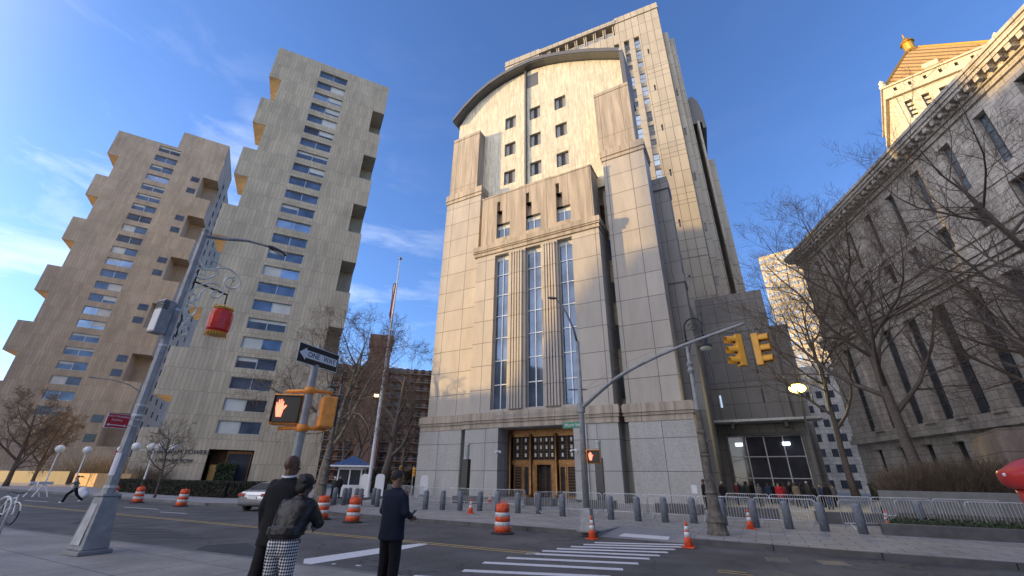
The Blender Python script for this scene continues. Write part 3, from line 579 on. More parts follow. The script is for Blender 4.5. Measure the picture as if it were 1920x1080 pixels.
for i,x in enumerate(cols):
    b=MB(); xx=x+2.02; b.box(xx-.6,xx+.6,-.3,-.003,7.9,18.4); b.box(xx-.75,xx+.75,-.4,-.003,18.4,19.2); b.box(xx-.75,xx+.75,-.4,-.003,7.7,8.2); b.build('pilaster',LIME,CB)
    for h in hs_[i*4:i*4+4]: window(CB,h[0],h[1],h[2],h[3],.55,DGREY,GLD if random.random()<.75 else GLS,2,max(1,int((h[3]-h[2])/1.4)),.08,.1)
# ================================================================== gilded pyramid tower
p_=Vector((77.8,185.8,0)); q_=Vector((106.2,179.95,0)); an=math.atan2(q_.y-p_.y,q_.x-p_.x)
GT=thing('pyramid_tower','cream stone skyscraper top with a gold-brown pyramid roof and lantern, sunlit beyond the cornice','skyscraper',p_,an); w=34.
b=MB(); ho=[(3.6+i*5.2,6.0+i*5.2,136,145) for i in range(6)]+[(2.5+i*4.6,3.6+i*4.6,151.6,153.4) for i in range(7)]
b.wall(0,w,0,150,0,ho[:6],1.3); b.quad((0,0,0),(0,0,150),(0,w,150),(0,w,0)); b.build('shaft',LIMEW,GT)
b=MB()
for h in ho[:6]: b.box(h[0],h[1],1.1,1.2,h[2],h[3])
b.build('window',GLD,GT); b=MB()
for h in ho[:6]:
    for j in range(4): b.box(h[0]+.6,h[1],.6,1.05,h[2]+j*2.2,h[2]+1.2+j*2.2)
b.build('window_frame',LIMEW,GT)
b=MB(); b.box(-1.2,w+1.2,-1.2,w+1,148.6,150); b.wall(-.4,w+.4,150,154.6,-.4,ho[6:],.6); b.quad((-.4,-.4,150),(-.4,-.4,154.6),(-.4,w,154.6),(-.4,w,150)); b.box(-1,w+1,-1,w+1,154.6,155.4)
b.box(1.6,1.9,-.3,0,118,148); b.build('cornice',LIMEW,GT)
b=MB()
for h in ho[6:]: b.quad((h[0],.1,h[2]),(h[1],.1,h[2]),(h[1],.1,h[3]),(h[0],.1,h[3]))
b.build('attic_window',DARKI,GT)
GOLD=stone('gold_roof_tile',(.42,.26,.10),2.8,60,.5,.35,.1,1,0,.1,.15); GOLD2=mat('gold_leaf',(.75,.42,.06),.3,.8,.1)
A=155.4; H_=181; b=MB(); c=(w/2,w/2); k=2.2
for (x0,y0),(x1,y1),(a0,b0),(a1,b1) in (((0,0),(w,0),(c[0]-k,c[1]-k),(c[0]+k,c[1]-k)),((w,0),(w,w),(c[0]+k,c[1]-k),(c[0]+k,c[1]+k)),((w,w),(0,w),(c[0]+k,c[1]+k),(c[0]-k,c[1]+k)),((0,w),(0,0),(c[0]-k,c[1]+k),(c[0]-k,c[1]-k))):
    b.quad((x0,y0,A),(x1,y1,A),(a1,b1,H_),(a0,b0,H_))
b.build('pyramid_roof',GOLD,GT)
b=MB()
for i in range(12):
    x=w*(i+.5)/12; f_=min(x,w-x)/(w/2); zt_=A+(H_-A)*min(1,f_)*.96; yy=w/2*min(1,f_)*.96
    b.tube([(x,-.1,A),(x,yy-.3,zt_)],.22,4)
for s in((0,0),(w,0)): b.tube([(s[0],s[1],A),(c[0]+(k if s[0] else -k),c[1]-k,H_)],.55,5)
b.build('roof_rib',GOLD2,GT)
b=MB(); b.box(13.6,18.2,1.5,7,A,A+5); b.build('dormer',LIMEW,GT)
b=MB(); b.frus((c[0],c[1],H_),(3,3),(2.4,2.4),1.5,8); b.lathe([(2,1.5),(2,6),(2.6,6.2),(2.4,7),(1.2,9),(.4,10),(.2,12.5),(.02,13)],(c[0],c[1],H_),12); b.build('lantern',GOLD2,GT)
b=MB()
for x in(0,w): b.lathe([(1.1,0),(1.3,1.2),(.7,2),(1,3),(.1,4.4)],(x,0,A),8)
b.build('finial',LIMEW,GT)
# ================================================================== far buildings
def grid_bldg(name,label,c,rz,w,d,h,fl,bay,m,gm,cat='building'):
    t=thing(name,label,cat,c,rz); b=MB(); b.box(-w/2,w/2,0,d,-1,h); b.build('wall',m,t); b=MB()
    for z in range(int(h/fl)):
        for i in range(int(w/bay)): b.box(-w/2+i*bay+bay*.28,-w/2+i*bay+bay*.78,-.06,-.003,z*fl+fl*.3,z*fl+fl*.82)
        for i in range(int(d/bay)): b.box(-w/2-.06,-w/2-.003,i*bay+bay*.28,i*bay+bay*.78,z*fl+fl*.3,z*fl+fl*.82)
    o=b.build('window_grid',gm,t); o['kind']='stuff'; return t
def dirp(px,dist): d=ray(px,905); d.z=0; d.normalize(); return Vector((d.x*dist,d.y*dist,0))
grid_bldg('high_rise','pale sunlit high-rise of ribbed bays rising behind the corner of the limestone building',dirp(1535,210)+Vector((8,0,0)),R(-12),17,30,100,3.4,1.7,LIMEW,GLS)
grid_bldg('office_block','low pale office block with a white window grid behind the bare trees',dirp(1500,190),R(-4),26,20,48,3.6,2.2,mat('white_facade',(.42,.42,.42),.7,var=.1),GLS)
grid_bldg('corner_block','cream stone block at the street end between entrance canopy and limestone building',dirp(1590,120),R(-6),13,20,27,3.1,2.3,LIME,GLD)
BB=thing('brick_slab_block','dark red brick apartment slab with rows of balconies and a projecting stair tower','apartment block',dirp(715,150),R(44)); b=MB(); b.box(-26,34,0,14,-1,36.5); b.build('wall',BRICKS,BB)
b=MB(); b.box(-9.5,-2.5,-4,2,-1,46.5); b.box(-9.9,-2.1,-4.4,2.4,42.6,46.8); b.box(16,22,-1,0,-1,37); b.build('stair_tower',BRICKS,BB)
b=MB()
for z in range(13):
    for x0,x1 in((-25,-10),(-2,15.5),(22.5,33.5)): b.box(x0,x1,-1.7,-.01,z*2.8+1,z*2.8+1.16); b.box(x0,x1,-1.72,-1.66,z*2.8+1.9,z*2.8+2.0)
b.build('balcony_slab',CONCP,BB); b=MB()
for z in range(13):
    for x0,x1 in((-25,-10),(-2,15.5),(22.5,33.5)):
        x=x0+.3
        while x<x1-1.5: b.box(x,x+1.3,-.05,-.002,z*2.8+1.25,z*2.8+3.1); x+=2.6
o=b.build('window_grid',GLD,BB); o['kind']='stuff'
# unseen brick blocks added out of view, shaped to cast the evening shade
PW=Vector((-.438,.899,0))
def shade(w0,w1,a,h0,h1,label,dp=18):
    t=thing('unseen_shade_block',label,'building'); P_=lambda w,a:(PW.x*w+SD.x*a,PW.y*w+SD.y*a)
    q=[P_(w0,a),P_(w1,a),P_(w1,a+dp),P_(w0,a+dp)]; b=MB(); vs=[(x,y,0) for x,y in q]+[(*q[0],h0),(*q[1],h1),(*q[2],h1),(*q[3],h0)]
    b.add(vs,[(3,2,1,0),(4,5,6,7),(0,1,5,4),(1,2,6,5),(2,3,7,6),(3,0,4,7)]); b.build('wall',BRICKS,t)
shade(49.5,60.5,131,57,57,'unseen tall brick block added to cast shade on the granite tower'); shade(43,49.5,130,26,25,'unseen lowest brick block of the row added to cast shade')
shade(38.4,43,130.5,41,26,'unseen brick block with its top sloped to slant the shade edge'); shade(37.35,38.4,130,41,41,'unseen narrow brick block of even height added to cast shade'); shade(28,37.35,130.6,59,59,'unseen taller brick block added to shade the limestone building'); shade(-70,28,130,54,54,'unseen long brick block behind the viewpoint added to shade the street')
t=thing('unseen_shade_block','unseen dark brick block behind the viewpoint added to hold back the sky glow','building'); MB().box(-2,70,-48,-24,0,46).build('wall',BRICKS,t)  # unseen, added to keep the sky glow off the street and entrance wing
# ================================================================== hedges, walls, planters
def leafy(b,n,fn,s,seed=0):
    rnd=random.Random(seed)
    for _ in range(n):
        c=Vector(fn(rnd)); a=Vector((rnd.gauss(0,1),rnd.gauss(0,1),rnd.gauss(0,1))).normalized(); u=a.orthogonal().normalized(); v=a.cross(u); k=s*rnd.uniform(.6,1.4)
        b.quad(c-u*k*.5,c+v*k*.35,c+u*k*.5,c-v*k*.35)
def hedge(label,pts,w,h,n,m,z0=.15,seed=1,name='hedge',cat='hedge',core=True,ls=.11):
    t=thing(name,label,cat,(0,0,0)); b=MB()
    if core:
        for p,q in zip(pts,pts[1:]): 
            d=(Vector(q)-Vector(p)).normalized(); nn=Vector((-d.y,d.x))*w*.42; p2,q2=Vector(p),Vector(q)
            b.slab([tuple(p2-nn),tuple(q2-nn),tuple(q2+nn),tuple(p2+nn)],z0-.1,z0+h*.93)
        b.build('branches',mat('hedge_core',(.018,.016,.012),.9,var=.3),t)
    L_=[(Vector(q)-Vector(p)).length for p,q in zip(pts,pts[1:])]; b=MB()
    def fn(r):
        i=r.choices(range(len(L_)),L_)[0]; p,q=Vector(pts[i]),Vector(pts[i+1]); d=(q-p).normalized(); nn=Vector((-d.y,d.x)); k=r.random(); s=p.lerp(q,r.random())
        if k<.65: s=s-nn*w*(.5+r.uniform(-.06,.05)); z=r.uniform(0,h)
        else: s=s+nn*w*r.uniform(-.5,.5); z=h*(.95+r.uniform(-.04,.07))
        return (s.x,s.y,z0+z)
    leafy(b,n,fn,ls,seed); o=b.build('foliage',m,t); return t
hedge('long clipped dark hedge in front of the lettered concrete tower',[(-58,23.2),(-46,22.6),(-38.5,22.9),(-34.6,25.5)],1.2,1.2,26000,HEDGE,seed=2)
def wallthing(label,pts,w,h,m,z0=.1,name='low_wall',cat='wall',h1=None):
    t=MB()
    for i,(p,q) in enumerate(zip(pts,pts[1:])):
        d=(Vector(q)-Vector(p)).normalized(); nn=Vector((-d.y,d.x))*w/2; p2,q2=Vector(p),Vector(q); t.slab([tuple(p2-nn),tuple(q2-nn),tuple(q2+nn),tuple(p2+nn)],z0,z0+h)
    return prop(t.build(name,m,bev=.02),label,cat)
wallthing('tan concrete garden wall along the ramp below the farther tower',[(-100,33),(-74,27.5),(-60,24.6)],.5,1.75,mat('tan_wall',(.32,.20,.09),.8,var=.2,vs=.8))
wallthing('dark slatted garden wall at the far left edge of the street',[(-135,29.5),(-100.5,32.4)],.5,2.0,stone('slat_wall',(.10,.095,.075),.9,4,.06,.4,.2))
# right-hand planter, wall and stair block
wallthing('low dark granite planter kerb on the right before the bare ground',[(3.6,21.9),(30,21.0)],.35,.42,KERBD,name='planter_kerb',cat='planter kerb')
b=MB(); b.slab([(3.9,22.0),(32,21.2),(34,40),(6.4,33)],.1,.42); prop(b.build('planter_soil',mat('soil',(.055,.05,.042),.95,var=.4,vs=5,bump=.8)),kind='structure')
b=MB(); leafy(b,6000,lambda r:(r.uniform(4.2,16),r.uniform(22.3,25.5),.42+r.random()**2*.16),.09,5); prop(b.build('ground_cover',HEDGEG),'low green ground cover in the planter on the right','ground cover',kind='stuff')
LW=mat('pale_granite_wall',(.15,.15,.152),.75,var=.15,vs=2,bump=.2)
wallthing('long pale granite retaining wall on the right below the brown bushes',[(6.0,34.0),(13,31.2),(40,27)],.5,1.35,LW,z0=.15)
wallthing('sloping stone paving edge running back beside the crowd on the right',[(5.6,34),(9.4,54)],.5,.5,LW)
b=MB(); b.slab([(13.4,34),(30,31),(36,60),(13,52)],.1,1.3); prop(b.build('raised_lawn',mat('dry_lawn',(.07,.065,.04),.95,var=.4,vs=3,bump=.8)),kind='structure')
b=MB(); b.slab([(12.6,35.8),(30,32),(31,42),(13.6,43)],1.2,4.4); b.slab([(12.8,36.0),(30,32.2),(30.8,41.8),(13.7,42.8)],4.4,4.9); o=b.build('stair_cheek_block',stone('reddish_granite',(.20,.16,.135),2.4,1.2,.03,.5,.2,1.,.5,.2,.3)); prop(o,'massive reddish granite stair block behind the bushes at the right edge','stone block')
def brush(label,x0,x1,y0,y1,h,n,seed,z0,m=BRUSH,name='bush'):
    rnd=random.Random(seed); t=thing(name,label,'bush',((x0+x1)/2,(y0+y1)/2,z0)); b=MB(); lx,ly=(x1-x0)/2,(y1-y0)/2
    for _ in range(n):
        x,y=rnd.uniform(-lx,lx),rnd.uniform(-ly,ly); hh=h*rnd.uniform(.5,1)*(1-.35*(x/lx)**2); d=Vector((rnd.gauss(0,.35),rnd.gauss(0,.35),1)); p=Vector((x,y,0)); pts=[p]
        for k in range(3): d+=Vector((rnd.gauss(0,.25),rnd.gauss(0,.25),0)); p=p+d.normalized()*hh/3; pts.append(p)
        b.tube(pts,[.014,.01,.008,.004],3,cap=False)
    b.build('twigs',m,t); return t
brush('dense brown leafless bush on the granite wall below the largest tree',6.6,15,34.2,38,2.6,5200,3,1.1); brush('brown leafless bush at the right edge before the stair block',14.5,24,32.5,35.5,2.4,3600,4,1.1)
brush('tangled tan leafless shrubbery at the far left behind the dark wall',-118,-88,34,42,6.0,2600,6,.2)
brush('pale dry ornamental grass beside the lamp globes on the left',-84,-72,31,34,2.6,1500,7,1.)
hedge('small dark green evergreen bush by the entrance of the lettered tower',[(-71.6,39.5),(-70.2,41.5)],2.6,3.2,3500,HEDGEG,seed=9,name='evergreen_bush',cat='bush',ls=.3)
hedge('round yellow-green shrub behind the far barricades by the crowd',[(8.2,49),(9.4,49)],2.,1.7,2500,HEDGEG,seed=10,name='shrub',cat='shrub',ls=.2)
hedge('dark evergreen shrub bed behind the white guard booth',[(-48,46),(-38,50)],2.6,2.6,5200,HEDGE,seed=12,name='shrub_bed',cat='shrubs',ls=.3)
# ================================================================== trees
def bare_tree(name,label,loc,H_,r0,seed,lean=(0,0),fork=.28,spread=.75,nl=9,dens=(7,6,5),bm=BARK,tm=TWIG,thin=1.,up=.12,zmin=None):
    rnd=random.Random(seed); t=thing(name,label,'tree',loc); tb=MB(); cb=MB()
    def path(p,d,L_,k,wob,upk):
        pts=[p]; dd=d.copy()
        for i in range(k):
            dd=(dd+Vector((rnd.gauss(0,wob),rnd.gauss(0,wob),rnd.gauss(0,wob)+upk))).normalized(); p=p+dd*L_/k; pts.append(p)
        return pts,dd
    tp,_=path(Vector((0,0,-.1)),Vector((lean[0],lean[1],1)).normalized(),H_*.8,10,.05,.05)
    tr=[r0*(1.25 if i==0 else (1-i/11)**.8) for i in range(11)]; tb.tube(tp,tr,10)
    def at(pts,u):
        x=u*(len(pts)-1); i=min(int(x),len(pts)-2); return pts[i].lerp(pts[i+1],x-i),(pts[i+1]-pts[i]).normalized()
    def sub(pts,L_,r,lev):
        n=dens[lev]; 
        for j in range(n):
            u=.18+.8*(j+rnd.random())/n; p,d=at(pts,min(u,.99)); a=d.orthogonal().normalized(); a=Matrix.Rotation(rnd.uniform(0,6.28),3,d)@a
            nd=(d*rnd.uniform(.5,1.0)+a*spread*rnd.uniform(.8,1.2)).normalized(); l2=L_*rnd.uniform(.38,.62)*(1.1-.4*u); r2=max(.0045*thin,r*(1-u*.75)*.5)
            k=4 if lev==0 else 3; q,_=path(p,nd,l2,k,.13,up*.5); rr=[max(.003*thin,r2*(1-.75*i/k)) for i in range(k+1)]
            (tb if lev==0 and r2>.03 else cb).tube(q,rr,5 if lev==0 else 3,cap=False)
            if lev<2: sub(q,l2,r2,lev+1)
    for i in range(nl):
        u=fork+(.98-fork)*(i+.5*rnd.random())/nl; p,d=at(tp,u); az=i*2.4+rnd.uniform(-.4,.4); nd=Vector((math.cos(az),math.sin(az),rnd.uniform(.45,.95))).normalized()
        L_=H_*rnd.uniform(.36,.5)*(1.12-.55*u)*(spread+.3); r=r0*(1-u)**.7*.62+.015; q,_=path(p,nd,L_,6,.12,up)
        tb.tube(q,[max(.012,r*(1-.85*k/6)) for k in range(7)],7,cap=False); sub(q,L_,r,0)
    tb.build('trunk',bm,t,smooth=True); cb.build('crown',tm,t); return t
bare_tree('bare_tree','large dark leafless tree rising behind the granite wall in front of the limestone building',(9.0,37.5,1.),23,.34,21,lean=(-.05,-.02),nl=14,dens=(10,9,8),thin=1.5)
bare_tree('bare_tree','large leafless tree at the right edge of the picture, nearest to the viewer',(14.6,27.0,.4),21,.29,5,lean=(.02,-.03),nl=12,dens=(9,8,7),thin=1.3,fork=.22)
bare_tree('bare_tree','leafless tree left of the largest one, beside the lit floodlight',(6.6,46,1.),22,.26,8,lean=(-.05,0),nl=12,dens=(9,8,7),thin=1.7)
bare_tree('bare_tree','leafless tree far right behind the stair block',(19.5,43,1.),22,.34,13,nl=11,dens=(8,7,6),thin=2.2)
bare_tree('plane_tree','pale-barked plane tree with wide tangled crown behind the pedestrian signals',tuple(D(600,900,30.5)),12.4,.26,31,nl=12,dens=(9,8,7),bm=BARKP,tm=TWIGP,thin=1.9,fork=.32,spread=.95,up=.03)
bare_tree('bare_tree','young thin leafless street tree in front of the hedge and lettering',tuple(D(292,925,46)),6.2,.09,41,nl=12,dens=(6,5,4),thin=1.8,spread=.65)
bare_tree('bare_tree','dark ivy-clad leafless tree right of the flagpole',tuple(D(712,905,52)),16,.5,43,lean=(.16,.05),nl=10,dens=(7,6,5),thin=1.8,spread=.6)
bare_tree('bare_tree','slim leafless tree between ivy-clad tree and courthouse',tuple(D(752,905,56)),15,.25,44,nl=11,dens=(7,6,5),tm=TWIGP,thin=1.9,spread=.55)
bare_tree('bare_tree','leafless tree behind the white guard booth',tuple(D(660,905,62)),15,.3,45,nl=11,dens=(7,6,5),tm=TWIGP,thin=1.9,spread=.55)
bare_tree('bare_tree','leafless tree against the brick slab, left of the flagpole',tuple(D(640,905,70)),18,.3,46,nl=10,dens=(7,6,5),tm=TWIGP,thin=1.9,spread=.55)
bare_tree('bare_tree','spreading tan leafless tree at the far left edge of the street',tuple(D(15,900,90)),12.5,.3,47,nl=11,dens=(8,7,6),tm=TWIGP,thin=4,fork=.15,spread=.9)
bare_tree('bare_tree','tan leafless tree behind the lamp globes at far left',tuple(D(62,900,96)),11,.25,48,nl=10,dens=(8,7,6),tm=TWIGP,thin=4,fork=.15,spread=.9)
# ================================================================== street furniture
ORD=['first','second','third','fourth','fifth','sixth','seventh','eighth','ninth','tenth','eleventh','twelfth','thirteenth','fourteenth','fifteenth','sixteenth','seventeenth','eighteenth','nineteenth','twentieth']
def bollard(loc,label,h=1.0):
    b=MB(); b.lathe([(.155,0),(.155,h-.1),(.148,h-.06),(.125,h-.02),(.07,h+.01),(.01,h+.02)],n=20); o=b.build('bollard',BOLL,loc=loc,smooth=True); return o
b0=None; bx=[797,829,862,899,933,971,1010,1055,1146,1197,1248,1302,1358,1418,1481,1548,1620]; bys=[955,956,957,958,960,962,963,968,974,977,979,981,985,989,992,996,1001]
for i,(x,y) in enumerate(zip(bx,bys)):
    p=G(x,y); p.z=.15
    if b0 is None: o=b0=bollard(p,''); prop(o,cat='bollard')
    else: o=b0.copy(); link(o); o.location=p
    prop(o,f'grey domed steel bollard, {ORD[i]} from the left in the kerbside row before the granite courthouse',group='bollards along the plaza kerb')
o=b0.copy(); link(o); o.location=G(1735,990); prop(o,'grey domed steel bollard standing apart at the right by the planter kerb','bollard',group='bollards along the plaza kerb')
for i,(x,y) in enumerate(((632,938),(650,941),(672,936),(680,942),(712,944),(738,946),(658,930),(705,934))):
    o=b0.copy(); link(o); p=D(x,905,(33 if i<6 else 37)-.6*i); o.location=p; prop(o,f'grey steel bollard, {ORD[i]} in the cluster guarding the side street near the flagpole',group='bollards at the side street')
# crowd barriers
def barrier_proto():
    t=thing('crowd_barrier','x','crowd barrier',group='steel crowd barriers on the plaza'); w,h=1.15,1.05; r=.019
    b=MB(); pts=[(-w,0,.22)]+[(-w,0,h-.12)]+[Vector((-w+.12,0,h-.12))+Vector((-.12*math.cos(a),0,.12*math.sin(a))) for a in(.5,1.0)]+[(-w+.12,0,h),(w-.12,0,h)]+[Vector((w-.12,0,h-.12))+Vector((.12*math.sin(a),0,.12*math.cos(a))) for a in(.5,1.0)]+[(w,0,h-.12),(w,0,.22)]
    b.tube(pts,r,8); b.tube([(-w,0,.22),(w,0,.22)],r,8); b.build('frame',GALV,t,smooth=True)
    b=MB()
    for i in range(19): x=-w+.115+i*.115; b.tube([(x,0,.22),(x,0,h-.01)],.008,5,cap=False)
    b.build('bars',GALV,t)
    for s in(-1,1): MB().tube([(s*(w-.25),-.28,.02),(s*(w-.25),-.05,.22),(s*(w-.25),.05,.22),(s*(w-.25),.28,.02)],.018,7).build('foot',GALV,t)
    return t
BP=None
def barrier(p,q,lab):
    """between two ground pixels' plaza points"""
    global BP
    c=(p+q)/2; d=q-p; rz=math.atan2(d.y,d.x); l_=f'steel crowd barrier {lab}'
    if BP is None: BP=barrier_proto(); BP.location=c; BP.rotation_euler=(0,0,rz); BP['label']=l_; return
    dup(BP,c,rz,l_)
def row(px0,px1,d0,n,labf,k0=0,gap=0):
    a=D(px0[0],905,px0[1]); c=D(px1[0],905,px1[1])
    dv=(c-a).normalized()*2.34; p=a.copy()
    for i in range(n):
        q=p+dv; barrier(p,q,labf(i)); p=q
a=Vector((-22.3,25.6,.15))
lines=[(Vector((-22.4,27.2,.15)),Vector((-13.4,26.6,.15)),4,'left of the bronze doors'),
 (Vector((-9.9,24.4,.15)),Vector((1.9,23.3,.15)),5,'in the front row right of the street pole'),
 (Vector((-2.0,31.5,.15)),Vector((9.6,29.8,.15)),5,'in the back row before the waiting crowd'),
 (Vector((-32.5,34.5,.15)),Vector((-24,29.6,.15)),4,'across the side street behind the bollards')]
for a,c,n,l_ in lines:
    dv=(c-a)/n
    for i in range(n): 
        dd=dv.normalized()*1.17; m=a+dv*(i+.5); m=m+Vector((0,.12*(i%2),0)); barrier(m-dd,m+dd,f'{l_}, {ORD[i]} from the left')
barrier(Vector((-10.9,22.9,.15)),Vector((-9.9,25.0,.15)),'standing end-on just right of the bollards by the doors')
barrier(Vector((2.6,23.2,.15)),Vector((4.6,24.6,.15)),'angled back by the last kerbside bollard')
barrier(Vector((4.9,25.6,.15)),Vector((7.2,26.2,.15)),'in front of the granite wall behind the lone bollard')
barrier(Vector((7.4,26.3,.15)),Vector((9.6,25.9,.15)),'rightmost of all, in front of the granite wall')
for i,(x,y,w,l_) in enumerate(((-19.6,29.5,2.2,'left of the doors'),(-13.9,30.2,2.2,'right of the door steps'),(-9.5,30,2.0,'behind the street pole'),(-4.4,28.8,2.6,'by the right granite corner'),(-.7,27.5,2.6,'behind the crook-arm lamp'),(3.3,26.6,2.6,'right of the crook-arm lamp, before the crowd'))):
    o=MB().box(-w/2,w/2,-.45,.45,0,.48).build('stone_bench',KERBD,loc=(x,y,.15),bev=.02); prop(o,f'dark granite block seat {l_}','stone seat',group='dark granite block seats')
# traffic cones and drums
def cone(loc,label):
    t=thing('traffic_cone',label,'traffic cone',loc,random.uniform(-.5,.5),'orange traffic cones'); b=MB(); b.lathe([(.135,.03),(.105,.25),(.10,.28)],n=20)
    b.build('cone',ORANGE,t,smooth=True); b=MB(); b.lathe([(.1,.28),(.076,.42)],n=20); b.build('reflective_band',WHITEP,t,smooth=True); b=MB(); b.lathe([(.076,.42),(.07,.46)],n=20); b.lathe([(.05,.58),(.03,.70),(.01,.71)],n=20); b.build('cone_top',ORANGE,t,smooth=True)
    b=MB(); b.lathe([(.07,.46),(.05,.58)],n=20); b.build('reflective_band',WHITEP,t,smooth=True); MB().box(-.18,.18,-.18,.18,0,.03).build('base',RUBB if 0 else ORANGE,t,bev=.008); return t
cone(G(1111,1011,0),'orange cone with two white bands at the kerb beside the street pole'); cone(G(1292,1027,0),'orange cone on the road at the far right end of the crosswalk stripes')
cone(G(1408,992),'orange cone leaning on the bollard behind the crook-arm lamp'); cone(G(1658,988)+Vector((0,-1.,0)),'orange cone by the planter kerb at the right'); cone(G(882,963),'orange cone between bollards left of the orange drum'); cone(G(918,944),'small orange cone near the granite step left of the doors')
def drum(loc,label,top=True):
    t=thing('traffic_drum',label,'traffic drum',loc,random.uniform(0,6),'orange and white traffic drums'); t.rotation_euler[0]=random.uniform(-.03,.03); z=.06
    segs=[(.06,.26,.295,ORANGE,'drum_section'),(.26,.40,.285,WHITEP,'reflective_band'),(.40,.56,.275,ORANGE,'drum_section'),(.56,.70,.262,WHITEP,'reflective_band'),(.70,.90,.25,ORANGE,'drum_section')]
    for z0,z1,r,m,n_ in segs: MB().lathe([(r,z0),(r,z1-.015),(r-.012,z1)],n=28).build(n_,m,t,smooth=True)
    b=MB(); b.lathe([(.238,.90),(.238,.95),(.2,.98),(.02,.985)],n=28); b.tube([(-.13,0,.97),(-.12,0,1.05),(.12,0,1.05),(.13,0,.97)],.022,6); b.build('lid',ORANGE,t); MB().lathe([(.42,0),(.42,.05),(.3,.07),(.02,.07)],n=28).build('rubber_base',RUBB,t); return t
for q,l_ in(((942,1001),'orange and white drum in the road right of the man in navy, nearest drum'),((660,980),'orange and white drum at the kerb between the couple and the man in navy'),((602,974),'orange and white drum just right of the woman in the black jacket'),((338,950),'orange and white drum in front of the long hedge, right one'),((256,943),'orange and white drum in front of the long hedge, by the thin tree'),((207,940),'orange and white drum half hidden behind the big left pole')): drum(G(*q,0),l_)
# ---- big light pole on the left
PX,PY=-13.75,5.25
LP=thing('street_light','tall grey lamp post on a big flared base with curved arm and metal cabinet','lamp post',(PX,PY,.15),R(6))
b=MB(); b.frus((0,0,.09),(.30,.27),(.18,.17),1.08,4); b.build('base',GPOLE,LP,bev=.025); MB().box(-.36,.36,-.33,.33,0,.09).build('base_plate',LIGHTC,LP,bev=.02)
MB().frus((0,0,1.17),(.21,.20),(.20,.19),.05,4).build('base_cap',GPOLE,LP,bev=.01); MB().quad((-.17,-.285,.2),(.17,-.285,.2),(.11,-.19,1.02),(-.11,-.19,1.02)).build('access_door',GALV,LP)
MB().lathe([(.125,1.2),(.085,8.55)],n=8).lathe([(.095,8.55),(.095,8.6),(.02,8.66)],n=8).build('pole',GPOLE,LP)
for z in(1.35,3.0,3.25,4.85,5.9): MB().lathe([(.14-.005*z,z),(.14-.005*z,z+.05)],n=10).build('clamp_band',GALV,LP)
pts=[(0,.03,8.4),(0,.6,8.62),(0,1.3,8.95),(0,2.1,9.15)]; MB().tube(pts,[.055,.05,.045,.035],8).build('arm',GPOLE,LP,smooth=True)
b=MB(); b.ell((0,2.45,9.17),(.13,.42,.075)); b.build('lamp_head',DGREY,LP,smooth=True); MB().ell((0,2.5,9.125),(.09,.25,.05)).build('lens',WHITE,LP)
c=MB(); c.box(-.20,.14,-.42,-.12,5.15,6.1); cab=c.build('cabinet',GPOLE,LP,bev=.02); b=MB()
for i in range(5): b.box(-.21,.15,-.43,-.28,6.02-i*.05,6.04-i*.05)
b.build('cooling_fins',BLACK,cab); MB().box(-.206,-.2005,-.4,-.14,5.2,6.05).box(-.18,.12,-.426,-.4205,5.2,5.85).build('side_panel',WHITE,cab)
b=MB(); b.add([(.132*math.cos(a),.132*math.sin(a),z) for z in(1.62,2.12) for a in(-2.2,-1.8,-1.4,-1.0,-.6)],[(i,i+1,i+6,i+5) for i in range(4)]); b.build('posted_paper',PAPER,LP)
# the parking sign hung on the post
NS=thing('parking_sign','red no standing sign with white arrow strapped to the left of the big lamp post','sign',(PX+.05,PY-.22,2.72),R(10)); 
def signplate(w,h,m,t,rot=None,rim=WHITE): 
    MB().box(-w/2,w/2,-.006,.006,-h/2,h/2).build('plate',rim,t); MB().box(-w/2+.012,w/2-.012,-.0085,-.0062,-h/2+.012,h/2-.012).build('face',m,t)
NS.rotation_euler=(0,0,R(100)); NS.location=(PX+.2,PY-.42,2.98); signplate(.5,.34,SIGNR,NS); text('NO STANDING',.066,WHITE,NS,(0,-.011,.10),(R(90),0,0),ext=.001); text('Anytime',.07,WHITE,NS,(-.03,-.011,.02),(R(90),0,0),ext=.001)
MB().tube([(-.17,-.011,-.1),(.17,-.011,-.1)],.01,4).add([(-.22,-.012,-.1),(-.16,-.012,-.07),(-.16,-.012,-.13)],[(0,1,2)]).add([(.22,-.012,-.1),(.16,-.012,-.13),(.16,-.012,-.07)],[(0,1,2)]).build('arrow',WHITE,NS)
for z in(.08,-.08): MB().tube([(.25,.0,z),(.5,.0,z)],.012,5).build('strap',GALV,NS)
# ---- holiday scroll bracket and red lantern
SB=thing('scroll_bracket','white rope-light scroll decoration on a dark frame fixed to the big lamp post','street decoration',(PX,PY,0),0)
def S(px,py): p=onX(px,py,PX+.02); return Vector((.02,p.y-PY,p.z))
MB().tube([S(377,494),S(329,632)],.022,6).tube([S(363,527),S(426,553)],.028,6).tube([S(426,553),S(440,518)],.009,4).tube([S(400,490),S(440,512)],.006,4).tube([S(426,553),S(421,570)],.02,5).build('frame',BLACK,SB)
ROPE=mat('rope_light',(.80,.78,.66),.3,var=.1)
def spiral(c,r,a0,turns,n=26,dr=.72): 
    return [Vector((.02,c.y+r*(1-dr*i/n)*math.cos(a0+turns*6.283*i/n),c.z+r*(1-dr*i/n)*math.sin(a0+turns*6.283*i/n))) for i in range(n+1)]
def smooth(pts,n=5):
    out=[]
    P=[pts[0]]+list(pts)+[pts[-1]]
    for i in range(1,len(P)-2):
        for k in range(n):
            t=k/n; a,b_,c,d=P[i-1],P[i],P[i+1],P[i+2]; out.append(.5*((2*b_)+(c-a)*t+(2*a-5*b_+4*c-d)*t*t+(3*b_-a-3*c+d)*t**3))
    return out+[pts[-1]]
b=MB()
